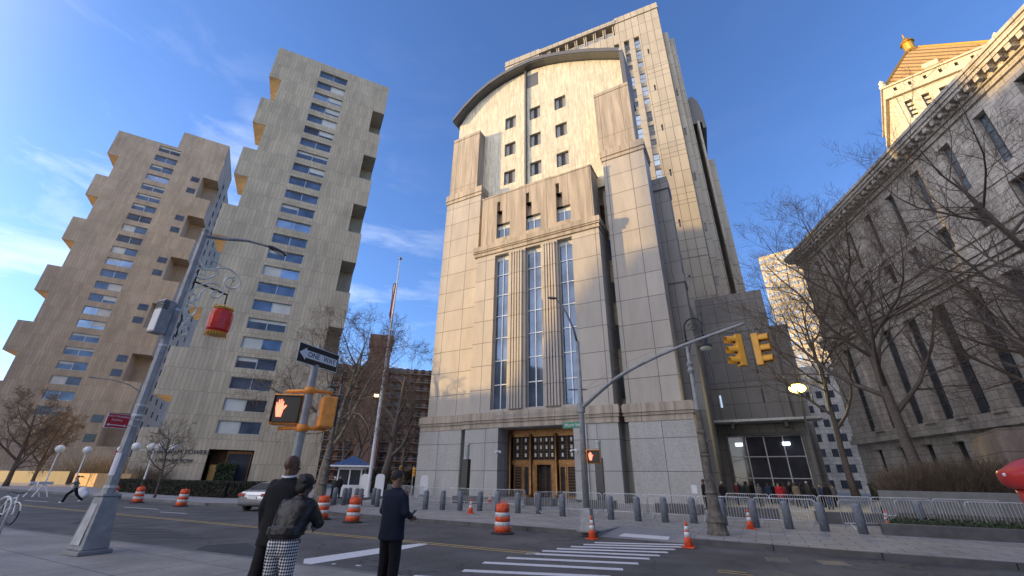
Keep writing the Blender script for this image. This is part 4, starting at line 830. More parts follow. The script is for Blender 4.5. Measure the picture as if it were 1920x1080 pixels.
for pl in ([(374,485),(378,500),(392,506),(415,502),(432,506),(446,518),(450,532),(440,541),(427,538),(421,528),(428,520),(437,522),(440,529)],
 [(392,506),(410,510),(396,520),(380,523),(368,517),(366,507),(375,503),(384,508),(382,515),(374,514)],
 [(345,600),(348,570),(360,545),(380,533),(402,531),(415,540),(416,552),(405,559),(396,553),(400,546),(408,548)],
 [(352,556),(362,551),(366,558),(358,566),(350,562)],[(360,568),(372,560),(380,545),(396,538)],
 [(345,600),(344,580),(352,568),(364,570),(368,582),(360,592),(350,588),(350,578),(358,577)],[(343,594),(347,604),(358,592)],[(347,604),(336,615),(336,628),(350,625),(346,612)],[(374,485),(371,492),(378,500)]):
    b.tube(smooth([S(*p) for p in pl]),.034,5)
b.build('scroll',ROPE,SB,smooth=True)
lc=S(412,603); RL=thing('red_lantern','red ribbed festival lantern with gold fringe hanging from the scroll bracket','lantern',(PX+.02,PY+lc.y,lc.z),0); MAG=.42
b=MB(); prof=[(.26,-.36),(.33,-.28),(.345,-.1),(.345,.1),(.33,.28),(.26,.36)]; b.lathe(prof,n=12); b.build('shade',mat('lantern_red',(.60,.02,.02),.35,0,.25,10,bump=.3,bs=30),RL)
GTR=mat('gold_trim',(.70,.42,.10),.35,.7,.15); b=MB(); b.lathe([(.27,.355),(.30,.40),(.26,.44),(.05,.45)],n=24)
for k in range(24): a=6.283*k/24; b.tube([(.3*math.cos(a),.3*math.sin(a),.4),(.27*math.cos(a),.27*math.sin(a),.49)],.012,4)
b.build('gold_crown',GTR,RL); b=MB(); b.lathe([(.05,-.45),(.26,-.43),(.30,-.38),(.27,-.34)],n=24)
for k in range(24): a=6.283*k/24; b.tube([(.3*math.cos(a),.3*math.sin(a),-.37),(.31*math.cos(a),.31*math.sin(a),-.48)],.014,4)
b.build('gold_fringe',GTR,RL); b=MB()
for k in range(12): 
    if k%3==2: continue
for k in(3,5,6,9): a=6.283*(k+.5)/12; M_=Matrix.Rotation(a,3,'Z'); b.add([M_@Vector(v) for v in((.342,-.07,-.27),(.342,.07,-.27),(.342,.085,0),(.342,.07,.27),(.342,-.07,.27),(.342,-.085,0))],[(0,1,2,3,4,5)])
b.build('pale_panel',mat('lantern_coral',(.80,.10,.045),.45,0,.35,16),RL); MB().tube([(0,0,.44),(0,.0,.62)],.012,5).build('hanger',BLACK,RL); RL.scale=(.92,.92,1.0)
# ---- pedestrian signals + one way sign
pp=D(548,890,7.9); px_,py_=pp.x,pp.y
PS=thing('pedestrian_signal_post','slim grey post with orange brackets holding two pedestrian signals','signal post',(px_,py_,.15))
MB().lathe([(.08,0),(.062,3.4)],n=12).lathe([(.03,3.4),(.03,3.75)],n=8).build('post',GPOLE,PS); MB().frus((-.0,-.0,0),(.13,.13),(.09,.09),.5,8).build('post_base',GPOLE,PS)
ez=Vector((0,0,1))
def ped_head(par,loc,rz,hand,name='signal_head'):
    e=link(bpy.data.objects.new(name,None)); e.parent=par; e.location=loc; e.rotation_euler=(0,0,rz); w,h=.25,.245
    MB().box(-w,w,-.10,.13,-h,h).build('housing',SIGO,e,bev=.025)
    b=MB(); w,h=.22,.215; b.box(-w,w,-.135,-.10,h-.014,h); b.box(-w,w,-.135,-.10,-h,-h+.014); b.box(-w,-w+.014,-.135,-.10,-h,h); b.box(w-.014,w,-.135,-.10,-h,h); b.build('visor',BLACK,e)
    MB().box(-w+.02,w-.02,-.112,-.101,-h+.02,h-.02).build('screen',mat('signal_screen',(.045,.04,.033),.35,var=.1),e)
    if hand:
        b=MB(); pl=[(-.05,-.13),(.03,-.13),(.045,-.02),(.075,.02),(.09,.05),(.07,.06),(.035,.03),(.03,.12),(.012,.12),(.01,.05),(.0,.15),(-.018,.15),(-.02,.05),(-.035,.14),(-.052,.14),(-.052,.04),(-.07,.10),(-.086,.10),(-.08,.0)]
        b.prism([(x-.085,z) for x,z in pl],-.118,-.113); b.build('red_hand',mat('hand_glow',(1,.18,.10),.4,var=0,emit=1.6),e)
    return e
e1=ped_head(PS,(-.30,-.10,2.66),R(33),True); e2=ped_head(PS,(.20,.26,2.62),R(150),False)
for z in(2.96,2.36): MB().tube([(-.40,-.14,z),(-.2,-.04,z+.01),(0,0,z),(.12,.16,z+.01),(.2,.30,z)],.03,8).tube([(0,0,z-.05),(0,0,z+.06)],.085,10).build('bracket',SIGO,PS,smooth=True)
s_=MB().add([(0,-.135,-.05),(.06,-.135,.0),(.0,-.135,.05),(-.06,-.135,0)],[(0,1,2,3)]); 
st=MB().box(-.07,.07,.131,.134,-.06,.03).build('sticker',PAPER,e2)
# ---- one-way sign, swung almost edge-on to the street
OW=thing('one_way_sign','black and white ONE WAY sign with arrow pointing left above the pedestrian signals','sign',(px_+.02,py_+.02,3.68),0)
ua=ray(585,697); OWang=R(97); OW.rotation_euler=(0,0,OWang); w,h=.46,.165
MB().box(-w,w,-.008,-.002,-h,h).build('plate',WHITE,OW,bev=.003); MB().box(-w+.012,w-.012,-.011,-.0085,-h+.012,h-.012).build('black_face',BLACK,OW)
MB().add([(-w+.03,-.0135,0),(-w+.17,-.0135,-.105),(-w+.17,-.0135,-.065),(w-.04,-.0135,-.065),(w-.04,-.0135,.065),(-w+.17,-.0135,.065),(-w+.17,-.0135,.105)],[(0,1,2,3,4,5,6)]).build('arrow',WHITE,OW)
text('ONE',.125,BLACK,OW,(-.12,-.016,0),(R(90),0,0),ext=.001); text('WAY',.125,BLACK,OW,(.24,-.016,0),(R(90),0,0),ext=.001)
# ---- mast arm signal pole
MX,MY=-5.7,16.35
MP=thing('signal_pole','tall grey street pole with long signal mast arm and small cobra lamp before the courthouse','signal pole',(MX,MY,.15))
MB().frus((0,0,0),(.23,.23),(.17,.17),.75,4).build('base',GPOLE,MP,bev=.02); MB().lathe([(.125,.75),(.105,4.5),(.075,7.0)],n=12).build('pole',GPOLE,MP,smooth=True); MB().box(-.32,.32,-.28,.28,0,.05).build('base_plate',LIGHTC,MP)
lt=onY(1040,558,MY)-Vector((MX,MY,.15)); MB().tube([(0,0,6.9),(-.15,0,7.6),(-.45,0,8.4),(lt.x+.1,0,lt.z-.1)],[.05,.045,.04,.035],8).build('lamp_arm',DGREY,MP,smooth=True)
MB().ell((lt.x-.12,0,lt.z),(.26,.1,.06),Matrix.Rotation(.25,3,'Y')).build('lamp_head',DGREY,MP,smooth=True)
tip=G(1396,606,6.15)-Vector((MX,MY,.15)); a0=Vector((0,0,4.25)); m1=a0.lerp(tip,.28)+Vector((0,0,.42)); m2=a0.lerp(tip,.6)+Vector((0,0,.38)); ap=smooth([a0,m1,m2,tip],8)
MB().tube(ap,[.085-.04*i/(len(ap)-1) for i in range(len(ap))],10).build('mast_arm',GPOLE,MP,smooth=True); MB().lathe([(.16,4.1),(.16,4.45)],n=12).build('arm_clamp',GPOLE,MP)
MB().tube([(-.55,.12,5.05),(.32,-.1,4.95)],.03,5).build('cross_bar',DGREY,MP)
for h_ in(5.0,4.93): MB().tube(smooth([Vector((.2,-.08,h_)),a0.lerp(tip,.4)+Vector((0,0,.75-(5-h_)*6)),tip+Vector((-.1,0,.1))],6),.006,3).build('guy_wire',GALV,MP)
def signal(loc,rz,label):
    t=thing('traffic_signal',label,'traffic light',loc,rz,'yellow traffic signals on the mast arm'); MB().box(-.13,.13,-.09,.09,-.47,.47).build('housing',SIGY,t,bev=.02)
    for z in(.31,0,-.31):
        b=MB(); n=14; vs=[];fs=[]
        for k in range(n+1):
            a=-.5+ (math.pi+1.0)*k/n
            for y,r in((-.09,.115),(-.34,.112)): vs.append((r*math.cos(a),y,z+r*math.sin(a)))
        for k in range(n): fs.append((2*k,2*k+1,2*k+3,2*k+2))
        b.add(vs,fs); o=b.build('visor',SIGY,t); so_=o.modifiers.new('s','SOLIDIFY'); so_.thickness=.012
        MB().ell((0,-.1,z),(.095,.02,.095)).build('lens',BLACK,t)
    MB().tube([(0,0,.47),(0,0,.72)],.03,6).build('hanger',DGREY,t); MB().box(-.13,.13,.09,.1,-.4,.4).build('back_plate',DGREY,t); return t
sp_=G(1396,606,6.15)
signal(D(1385,650,math.hypot(sp_.x,sp_.y)-.1,5.32),R(-65),'yellow three-lens traffic signal facing left at the tip of the mast arm'); signal(D(1420,650,math.hypot(sp_.x,sp_.y)+.05,5.32),R(75),'yellow three-lens traffic signal facing right at the tip of the mast arm')
WS=thing('street_name_sign','green street name sign lettered Worth St on the left of the signal pole','street sign',(MX-.42,MY-.05,3.78)); MB().box(-.36,.36,-.012,.012,-.12,.12).build('plate',GREEN,WS,bev=.004); text('Worth St',.16,WHITE,WS,(0,-.016,0),(R(90),0,0),ext=.002,sx=.9); MB().box(.3,.44,-.02,.02,-.03,.03).build('clamp',GALV,WS)
e3=thing('pedestrian_signal','orange pedestrian signal showing a red hand on the right of the signal pole','pedestrian signal',(MX+.4,MY-.05,2.62)); h3=ped_head(e3,(0,0,0),R(12),True); MB().tube([(-.42,0,.2),(0,0,.2)],.025,6).build('bracket',SIGO,e3)
for c_ in list(h3.children): c_.parent=e3; c_.rotation_euler=(0,0,R(12))
bpy.data.objects.remove(h3)
# ---- crook-arm ornamental lamps
def crook(loc,H_,rz,label,scale=1.,big=True):
    t=thing('crook_lamp',label,'street lamp',loc,rz); RUST=mat('weathered_iron',(.13,.115,.095),.75,.1,.5,5,bump=.5,bs=20)
    MB().lathe([(.36,0),(.36,.06),(.33,.1),(.30,.34),(.34,.40),(.30,.46),(.22,.75),(.19,1.25),(.23,1.3),(.20,1.36),(.165,1.7),(.15,2.5),(.19,2.55),(.15,2.62),(.13,3.3),(.16,3.36),(.12,3.45),(.10,4.2)],n=14).build('base',RUST,t,smooth=False)
    MB().lathe([(.10,4.2),(.075,5.6),(.11,5.65),(.15,5.75),(.09,5.85),(.16,6.0),(.08,6.1),(.06,H_-1.1)],n=12).build('shaft',DGREY if not big else GPOLE,t)
    r=.36; c0=Vector((.36,0,H_-.42)); pts=[Vector((0,0,H_-1.2))]+arc(c0,r,math.pi,-.15*math.pi,14); pts+=[Vector((.72,0,H_-1.0))]
    b=MB(); b.tube(pts,.035,8); b.tube([Vector((c0.x+ .22*(1-i/20)*math.cos(2.6-i*.45),0,c0.z-.05+.22*(1-i/20)*math.sin(2.6-i*.45))) for i in range(20)],.018,5); b.tube([(0,0,H_-1.6),(.15,0,H_-1.2),(.05,0,H_-.9)],.02,5); b.build('crook_arm',BLACK,t,smooth=True)
    b=MB(); b.lathe([(.03,.3),(.07,.22),(.06,.1),(.12,.05),(.26,-.08),(.28,-.12)],(.72,0,H_-1.25),16); b.build('lamp_hood',BLACK,t,smooth=True); b=MB(); b.ell((.72,0,H_-1.38),(.22,.22,.14)); b.build('globe',mat('opal_glass',(.62,.62,.52),.3,var=.05),t,smooth=True); return t
crook((-1.6,18.15,.15),7.95,R(-15),'weathered crook-arm lamp post at the kerb right of the crosswalk'); crook(tuple(D(607,905,27)),7.8,R(190),'dark crook-arm lamp post behind the one-way sign and pedestrian signals',big=False)
# ---- cobra lamp across the street
CLp=thing('street_light','thin grey cobra lamp post across the street before the farther tower','lamp post',(-50.2,18.9,.15)); MB().frus((0,0,0),(.3,.3),(.2,.2),.8,4).build('base',GPOLE,CLp); MB().lathe([(.13,.8),(.08,8.9)],n=10).build('pole',GPOLE,CLp,smooth=True)
MB().tube([(0,0,8.7),(0,-1.2,9.25),(0,-2.6,9.45),(0,-3.6,9.4)],[.05,.045,.04,.035],6).build('arm',GPOLE,CLp); MB().ell((0,-3.9,9.38),(.12,.4,.06)).build('lamp_head',GPOLE,CLp,smooth=True)
NS2=thing('parking_sign','small red parking sign on the thin lamp post across the street','sign',(-50.0,18.7,3.5),R(70)); signplate(.45,.4,SIGNR,NS2); text('NO STANDING',.058,WHITE,NS2,(0,-.011,.05),(R(90),0,0),ext=.001)
# ---- flagpole
fb=D(692,905,44); FP=thing('flagpole','tall tapered silver flagpole left of the courthouse','flagpole',(fb.x,fb.y,.15)); MB().lathe([(.3,0),(.28,.12),(.17,.2),(.15,5),(.09,19),(.05,24.2)],n=14).build('pole',mat('satin_aluminium',(.50,.52,.54),.5,.1,.1),FP,smooth=True); MB().ell((0,0,24.4),(.17,.17,.17)).build('finial',mat('old_gilt',(.22,.16,.07),.4,.6,.1),FP)
FL=thing('flag','striped flag hanging limp near the top of the flagpole','flag',(fb.x-.05,fb.y,19.4)); 
FM=mat('flag_cloth',(.3,.06,.07),.9,var=0); t=FM.node_tree; pp_=t.nodes['Principled BSDF']; wv=N(t,'ShaderNodeTexWave'); wv.inputs['Scale'].default_value=2.2; wv.inputs['Distortion'].default_value=1; tcc=N(t,'ShaderNodeTexCoord'); rr=N(t,'ShaderNodeValToRGB'); rr.color_ramp.interpolation='CONSTANT'; rr.color_ramp.elements[1].position=.5; rr.color_ramp.elements[0].color=(.30,.03,.04,1); rr.color_ramp.elements[1].color=(.5,.5,.52,1)
t.links.new(tcc.outputs['Object'],wv.inputs[0]); t.links.new(wv.outputs[0],rr.inputs[0]); t.links.new(rr.outputs[0],pp_.inputs['Base Color'])
b=MB(); vs=[];fs=[]; n=10;m=8
for i in range(n+1):
    for j in range(m+1):
        u=i/n;v=j/m; vs.append((-.08-.42*v*(1-.3*u)+.05*math.sin(9*v),.14*math.sin(14*v+2*u),2.2-3.6*u-.8*v))
for i in range(n):
    for j in range(m): k=i*(m+1)+j; fs.append((k,k+1,k+m+2,k+m+1))
b.add(vs,fs); b.build('cloth',FM,FL,smooth=True); MB().box(-.5,-.08,-.03,.16,.9,2.1).build('blue_canton',mat('canton_blue',(.03,.05,.16),.9,var=.1),FL)
# ---- black pylons
for (x,y,l_) in((-21.3,31.6,'black granite light pylon with ribbed glass top left of the bronze doors'),(-10.05,32.1,'black granite light pylon with ribbed glass top behind the pedestrian signal, right of the doors')):
    t=thing('light_pylon',l_,'light pylon',(x,y,.15),R(8),'black pylons flanking the doors'); MB().box(-.27,.27,-.27,.27,0,3.15).build('shaft',mat('black_granite',(.035,.036,.042),.3,var=.2),t,bev=.02)
    b=MB(); b.lathe([(.2,3.15),(.2,3.35)],n=20); 
    for i in range(6): b.lathe([(.235,3.38+i*.16),(.235,3.41+i*.16)],n=20)
    b.build('rings',GALV,t); MB().lathe([(.2,3.35),(.2,4.25)],n=20).build('lamp_glass',mat('frosted_glass',(.35,.40,.37),.25,var=.2),t); MB().lathe([(.24,4.25),(.24,4.36),(.03,4.4)],n=20).build('cap',GALV,t)
# ---- guard booth
kb=D(657,905,47); K=thing('guard_booth','white guard booth with blue ribbed hip roof beside the flagpole','booth',(kb.x,kb.y,.15),R(38)); MB().box(-1.1,1.1,-1.1,1.1,0,1.0).box(-1.1,-.98,-1.1,-.98,1,2.3).box(.98,1.1,-1.1,-.98,1,2.3).box(-.06,.06,-1.1,-.98,1,2.3).box(-1.1,-.98,.98,1.1,1,2.3).box(.98,1.1,.98,1.1,1,2.3).box(-1.1,-.98,-.06,.06,1,2.3).box(-1.1,1.1,-1.1,1.1,2.3,2.55).build('wall',WHITE,K)
MB().box(-1.03,1.03,-1.03,1.03,1.0,2.3).build('glazing',GLD,K); MB().box(-1.75,1.75,-1.75,1.75,2.55,2.68).build('eaves',WHITE,K)
b=MB(); b.frus((0,0,2.68),(1.7,1.7),(.06,.06),.85,4); b.build('roof',mat('blue_roof',(.045,.09,.20),.4,.3,.1),K); b=MB()
for s in range(4):
    M_=Matrix.Rotation(s*math.pi/2,3,'Z')
    for i in range(9): x=-1.6+i*.4; f_=1-abs(x)/1.7; b.tube([M_@Vector((x,-1.7,2.69)),M_@Vector((x,-1.7+1.64*f_,2.69+.85*f_)) ],.025,4)
b.build('roof_rib',mat('blue_roof_rib',(.08,.14,.28),.4,.3,.1),K)
for i,(x,d_,l_) in enumerate(((712,42,'white rounded board sign right of the flagpole'),(795,47,'white rounded board against the courthouse left corner'),(684,44.5,'white rounded board left of the flagpole base'))):
    p=D(x,905,d_); t=thing('board_sign',l_,'board',(p.x,p.y,.15),R(35)); pl=[(-.38,0),(.38,0),(.38,1.5),(.3,1.68),(.15,1.75),(-.15,1.75),(-.3,1.68),(-.38,1.5)]; MB().prism([(x_,z+.2) for x_,z in pl],-.04,.04).build('panel',WHITE,t); MB().box(-.3,.3,-.3,.3,0,.2).build('foot',KERBD,t)
# low traffic signals far in the side street
for i,(x,y0,d_,l_) in enumerate(((738,893,50,'far yellow traffic signal in the side street, left one behind the man in navy'),(751,882,54,'far yellow traffic signal in the side street, upper middle one'),(776,885,52,'far yellow traffic signal beside the left corner of the courthouse'))):
    p=D(x,y0,d_); dd=ray(x,y0); z=HC+dd.z/math.hypot(dd.x,dd.y)*d_; t=signal((p.x,p.y,z),R(20+30*i),l_); t['group']='far yellow traffic signals'; MB().tube([(0,.12,-z+.15),(0,.12,.6)],.05,6).build('post',GALV,t)
# ---- globe lamps near the towers
def globes(p,hs,l_,h=3.4,r=.27):
    t=thing('globe_lamp',l_,'globe lamp',p,R(55),'white globe lamps at the concrete towers'); MB().lathe([(.09,0),(.06,h)],n=8).build('post',WHITE,t)
    if len(hs)>1: MB().tube([(hs[0],0,h-.15),(hs[-1],0,h-.15)],.04,6).build('cross_arm',WHITE,t)
    for x in hs: MB().ell((x,0,h+.12),(r,r,r)).build('globe',mat('globe_glass',(.75,.75,.70),.3,var=0),t,smooth=True)
globes(tuple(D(85,905,85)),[0],'single white globe lamp behind the tan wall, left one',4.5,.5); globes(tuple(D(139,905,80)),[0],'single white globe lamp behind the tan wall, right one',4.3,.46); globes(tuple(D(204,905,70)),[0],'white globe lamp just left of the big lamp post',4.2,.4); globes(tuple(D(268,905,57)),[-1.5,-.3,.3,1.5],'four-globe white lamp cluster in front of the lettered tower',4.0,.38)
# ---- lit floodlights
def flood(loc,l_,e,pw,r):
    t=thing('flood_light',l_,'flood light',loc,R(170)); MB().box(-.45,.45,.0,.4,-.3,.3).build('housing',DGREY,t,bev=.03); MB().ell((0,.02,0),(r*1.18,.08,r*.74)).build('glare_disc',mat('glare_glow',(1,.72,.12),.4,var=0,emit=4),t); MB().ell((0,-.05,0),(r*.85,.12,r*.5)).build('lens',mat('lit_lens',(1,.83,.42),.4,var=0,emit=e),t); return t  # yellow glowing disc added round the lens to imitate its glare
ft=flood(tuple(onY(1495,728,50)),'glaring lit floodlight on a pole in front of the entrance wing',90,0,.62); ft.rotation_euler=(0,0,0); fz=ft.location.z; MB().tube([(0,.25,-fz),(0,.25,.1)],.09,8).build('pole',DGREY,ft)
pl_=bpy.data.lights.new('flood_lamp','SPOT'); pl_.energy=1300; pl_.spot_size=R(150); pl_.spot_blend=.6; pl_.color=(1,.80,.35); pl_.shadow_soft_size=.5; po=link(bpy.data.objects.new('flood_lamp',pl_)); po.location=ft.location+Vector((0,-.3,0)); po.rotation_euler=Vector((-.05,1,.25)).to_track_quat('Z','Y').to_euler()
p=D(706,742,60); dd=ray(706,742); z=HC+dd.z/math.hypot(dd.x,dd.y)*60; f2=flood((p.x,p.y,z),'small lit street lamp among the trees beside the flagpole',25,0,.3); f2.rotation_euler=(0,0,R(35)); MB().tube([(0,.25,-z),(0,.25,.1)],.08,8).build('pole',DGREY,f2)
# ---- red call box at the right edge
rb=D(1966,905,5.2); RC=thing('fire_call_box','red street call box with flared domed cap, cut off by the right edge','call box',(rb.x,rb.y,.15),R(10))
MB().lathe([(.16,0),(.16,.08),(.10,.16),(.085,.9),(.12,.98)],n=16).build('pedestal',REDP,RC,smooth=True); MB().lathe([(.12,.98),(.13,1.15),(.15,1.35),(.175,1.55),(.185,1.63)],n=28).build('body',REDP,RC,smooth=True); MB().lathe([(.18,1.63),(.215,1.64),(.238,1.665),(.248,1.70),(.25,1.735),(.243,1.755),(.21,1.775),(.13,1.83),(.02,1.86)],n=36).build('cap',REDP,RC,smooth=True)
MB().box(-.17,.10,-.19,-.1,1.26,1.38).build('white_plate',WHITE,RC,bev=.01); MB().ell((-.247,-.03,1.73),(.013,.013,.013)).build('bolt',WHITE,RC)
# ---- bicycle and hoop rack at the left edge
bk=G(2,985); BK=thing('bicycle','pale-framed bicycle with black tyres, cut off by the left edge of the picture','bicycle',(bk.x-.55,bk.y+.1,.15),R(8))
for x in(-.52,.52):
    w_=MB(); w_.tube([(x+.33*math.cos(a),0,.33+.33*math.sin(a)) for a in [6.283*i/28 for i in range(29)]],.022,6,cap=False); wo_=w_.build('wheel',RUBB,BK,smooth=True); b=MB()
    for i in range(14): a=6.283*i/14; b.tube([(x,0,.33),(x+.31*math.cos(a),0,.33+.31*math.sin(a))],.0025,3)
    b.ell((x,0,.33),(.04,.05,.04)); b.build('spokes',GALV,wo_)
b=MB(); 
for p,q in(((-.52,0,.33),(-.1,0,.3)),((-.1,0,.3),(-.22,0,.82)),((-.22,0,.75),(.36,0,.85)),((-.1,0,.3),(.36,0,.78)),((-.52,0,.33),(-.2,0,.72)),((.36,0,.72),(.36,0,.95)),((.36,0,.8),(.52,0,.33))): b.tube([p,q],.022,6)
b.build('frame',WHITE,BK); MB().tube([(.28,-.28,1.0),(.38,-.22,1.03),(.36,0,.97),(.38,.22,1.03),(.28,.28,1.0)],.014,6).build('handlebar',BLACK,BK); MB().ell((-.25,0,.88),(.13,.06,.03)).build('saddle',BLACK,BK); MB().tube(arc((.52,0,.33),.37,.3,2.6,10),.02,5).build('mudguard',WHITE,BK)
hr=G(8,1000); HR=MB().tube([(0,0,0),(0,0,.7)]+[Vector((.28,0,.7))+Vector((-.28*math.cos(a),0,.28*math.sin(a))) for a in(.4,.8,1.2,1.57,1.94,2.34,2.74)]+[(.56,0,.7),(.56,0,0)],.035,8).build('bike_rack',GALV,smooth=True,loc=(hr.x-.35,hr.y-.35,.15)); HR.rotation_euler=(0,0,R(20)); prop(HR,'grey steel hoop bike rack beside the bicycle at the left edge','bike rack')
# ---- silver car
def car(loc,rz,label,m):
    t=thing('parked_car',label,'car',loc,rz); cs=[]   # x forward (nose +), y side
    prof=[(-2.35,.38,.78,.80),(-2.30,.28,.98,.86),(-2.0,.22,1.06,.90),(-1.5,.2,1.06,.91),(-.9,.2,1.0,.92),(0,.2,.98,.92),(.9,.2,.97,.92),(1.5,.2,.90,.90),(2.1,.25,.78,.86),(2.35,.36,.62,.74)]
    vs=[];fs=[]
    for x,z0,z1,w in prof: vs+=[(x,-w*.92,z0),(x,-w,z0+.18),(x,-w,z1-.22),(x,-w*.93,z1-.05),(x,-w*.80,z1),(x,w*.80,z1),(x,w*.93,z1-.05),(x,w,z1-.22),(x,w,z0+.18),(x,w*.92,z0)]
    n=10
    for i in range(len(prof)-1):
        for k in range(n): fs.append((i*n+k,(i+1)*n+k,(i+1)*n+(k+1)%n,i*n+(k+1)%n))
    fs+=[tuple(range(n)),tuple(range((len(prof)-1)*n,len(prof)*n))[::-1]]
    MB().add(vs,fs).build('body',m,t,smooth=True).modifiers.new('e','EDGE_SPLIT')
    cab=[(-1.75,1.05,.74),(-1.0,1.40,.62),(-.2,1.46,.60),(.35,1.43,.60),(1.25,.97,.74)]
    b=MB(); vs=[];fs=[]
    for x,z,w in cab: vs+=[(x,-w-.0,z),(x,w,z),(x,-.80,.98),(x,.80,.98)]
    for i in range(4): k=4*i; fs+=[(k,k+1,k+5,k+4),(k,k+4,k+6,k+2),(k+1,k+3,k+7,k+5)]
    b.add(vs,fs).build('greenhouse',GLD,t); MB().add([(x,s*(w+.005),z+.012) for x,z,w in cab[1:4] for s in(-1,1)],[(0,1,3,2),(2,3,5,4)]).build('roof',m,t)
    b=MB()
    for s in(-1,1):
        b.tube([(-1.78,s*.76,1.05),(-1.0,s*.635,1.41),(-.2,s*.61,1.47),(.35,s*.61,1.44),(1.27,s*.76,.98)],.028,5); b.tube([(-.35,s*.62,1.45),(-.35,s*.82,1.0)],.025,4)
    b.build('roof_pillar',m,t)
    for x in(-1.42,1.42):
        for s in(-1,1):
            w_=MB(); w_.tube([(x,s*.72,.33),(x,s*.93,.33)],.335,20); o=w_.build('wheel',RUBB,t); MB().tube([(x,s*.90,.33),(x,s*.935,.33)],.2,14).build('rim',GALV,o)
    for s in(-1,1): MB().box(-2.39,-2.1,s*.50 if s>0 else -.88,.88 if s>0 else -.50,.74,.90).build('tail_light',mat('tail_red',(.35,.02,.02),.2,var=.05),t,bev=.02)
    MB().box(-2.40,-2.35,-.26,.26,.62,.76).build('number_plate',WHITE,t); MB().box(-2.38,-2.2,-.8,.8,.30,.48).build('bumper',DGREY,t,bev=.04); MB().box(-2.41,-2.3,-.48,.48,.79,.83).build('trim',GALV,t); return t
cp=G(486,958,0)+Vector((-.9,1.6,0)); car(tuple(cp),R(112),'silver sedan seen from behind entering the side street beside the couple',mat('silver_paint',(.42,.43,.45),.25,.6,.05))
# construction bags behind the runner
for i,(x,y,w,h,m,l_) in enumerate(((122,935,.9,.8,PAPER,'white wrapped bundle at the kerb beside the running person'),(187,938,.6,.5,DGREY,'dark bundle at the foot of the thin lamp post'))):
    p=G(x,y)+Vector((0,.8,0)); b=MB(); b.ell((0,0,h*.45),(w/2,w*.4,h*.5)); b.ell((w*.3,.1,h*.3),(w*.35,w*.3,h*.35)); o=b.build('bundle',m,loc=p,remesh=.06,sm=3); prop(o,l_,'bundle')
for i,(x,l_) in enumerate(((48,'left of the two small white street stands at the far left kerb'),(64,'right of the two small white street stands at the far left kerb'))):
    p=G(x,932)+Vector((0,.3,0)); t=thing('folding_barrier',l_,'barrier',p,R(20)); b=MB(); b.tube([(-.3,-.3,0),(0,0,1.0)],.05,5); b.tube([(.3,.3,0),(0,0,1.0)],.05,5); b.box(-.06,.06,-.5,.5,.85,1.05); b.build('frame',WHITE,t)
# ================================================================== people   (a figure faces +y, its right side is +x)
def limb(b,pts,rs,n=12):
    b.tube(pts,rs,n,cap=True)
    for p,r in zip(pts,rs): b.ell(p,(r*.99,)*3,n=12,m=8)
def loft(b,rows,n=24):
    vs=[];fs=[]
    for cx,cy,z,rx,ry in rows:
        for k in range(n): a=6.2832*k/n; c,s=math.cos(a),math.sin(a); vs.append((cx+rx*abs(c)**.85*(1 if c>=0 else -1),cy+ry*abs(s)**.85*(1 if s>=0 else -1),z))
    for i in range(len(rows)-1):
        for k in range(n): fs.append((i*n+k,i*n+(k+1)%n,(i+1)*n+(k+1)%n,(i+1)*n+k))
    fs+=[tuple(range(n))[::-1],tuple(range((len(rows)-1)*n,len(rows)*n))]; b.add(vs,fs)
SKIN=mat('skin_dark_brown',(.085,.042,.026),.45,var=.12,vs=6,spec=.4); SKIN2=mat('skin_brown',(.17,.085,.05),.5,var=.1,vs=6); SKIN3=mat('skin_light',(.45,.29,.21),.55,var=.1,vs=6)
HAIRB=mat('black_hair',(.012,.010,.010),.6,var=.4,vs=40,bump=.6,bs=90)
def cloth(name,c,rough=.85,fold=.8,fs=7.,spec=.3): return mat(name,c,rough,var=.2,vs=4,bump=fold,bs=fs,spec=spec)
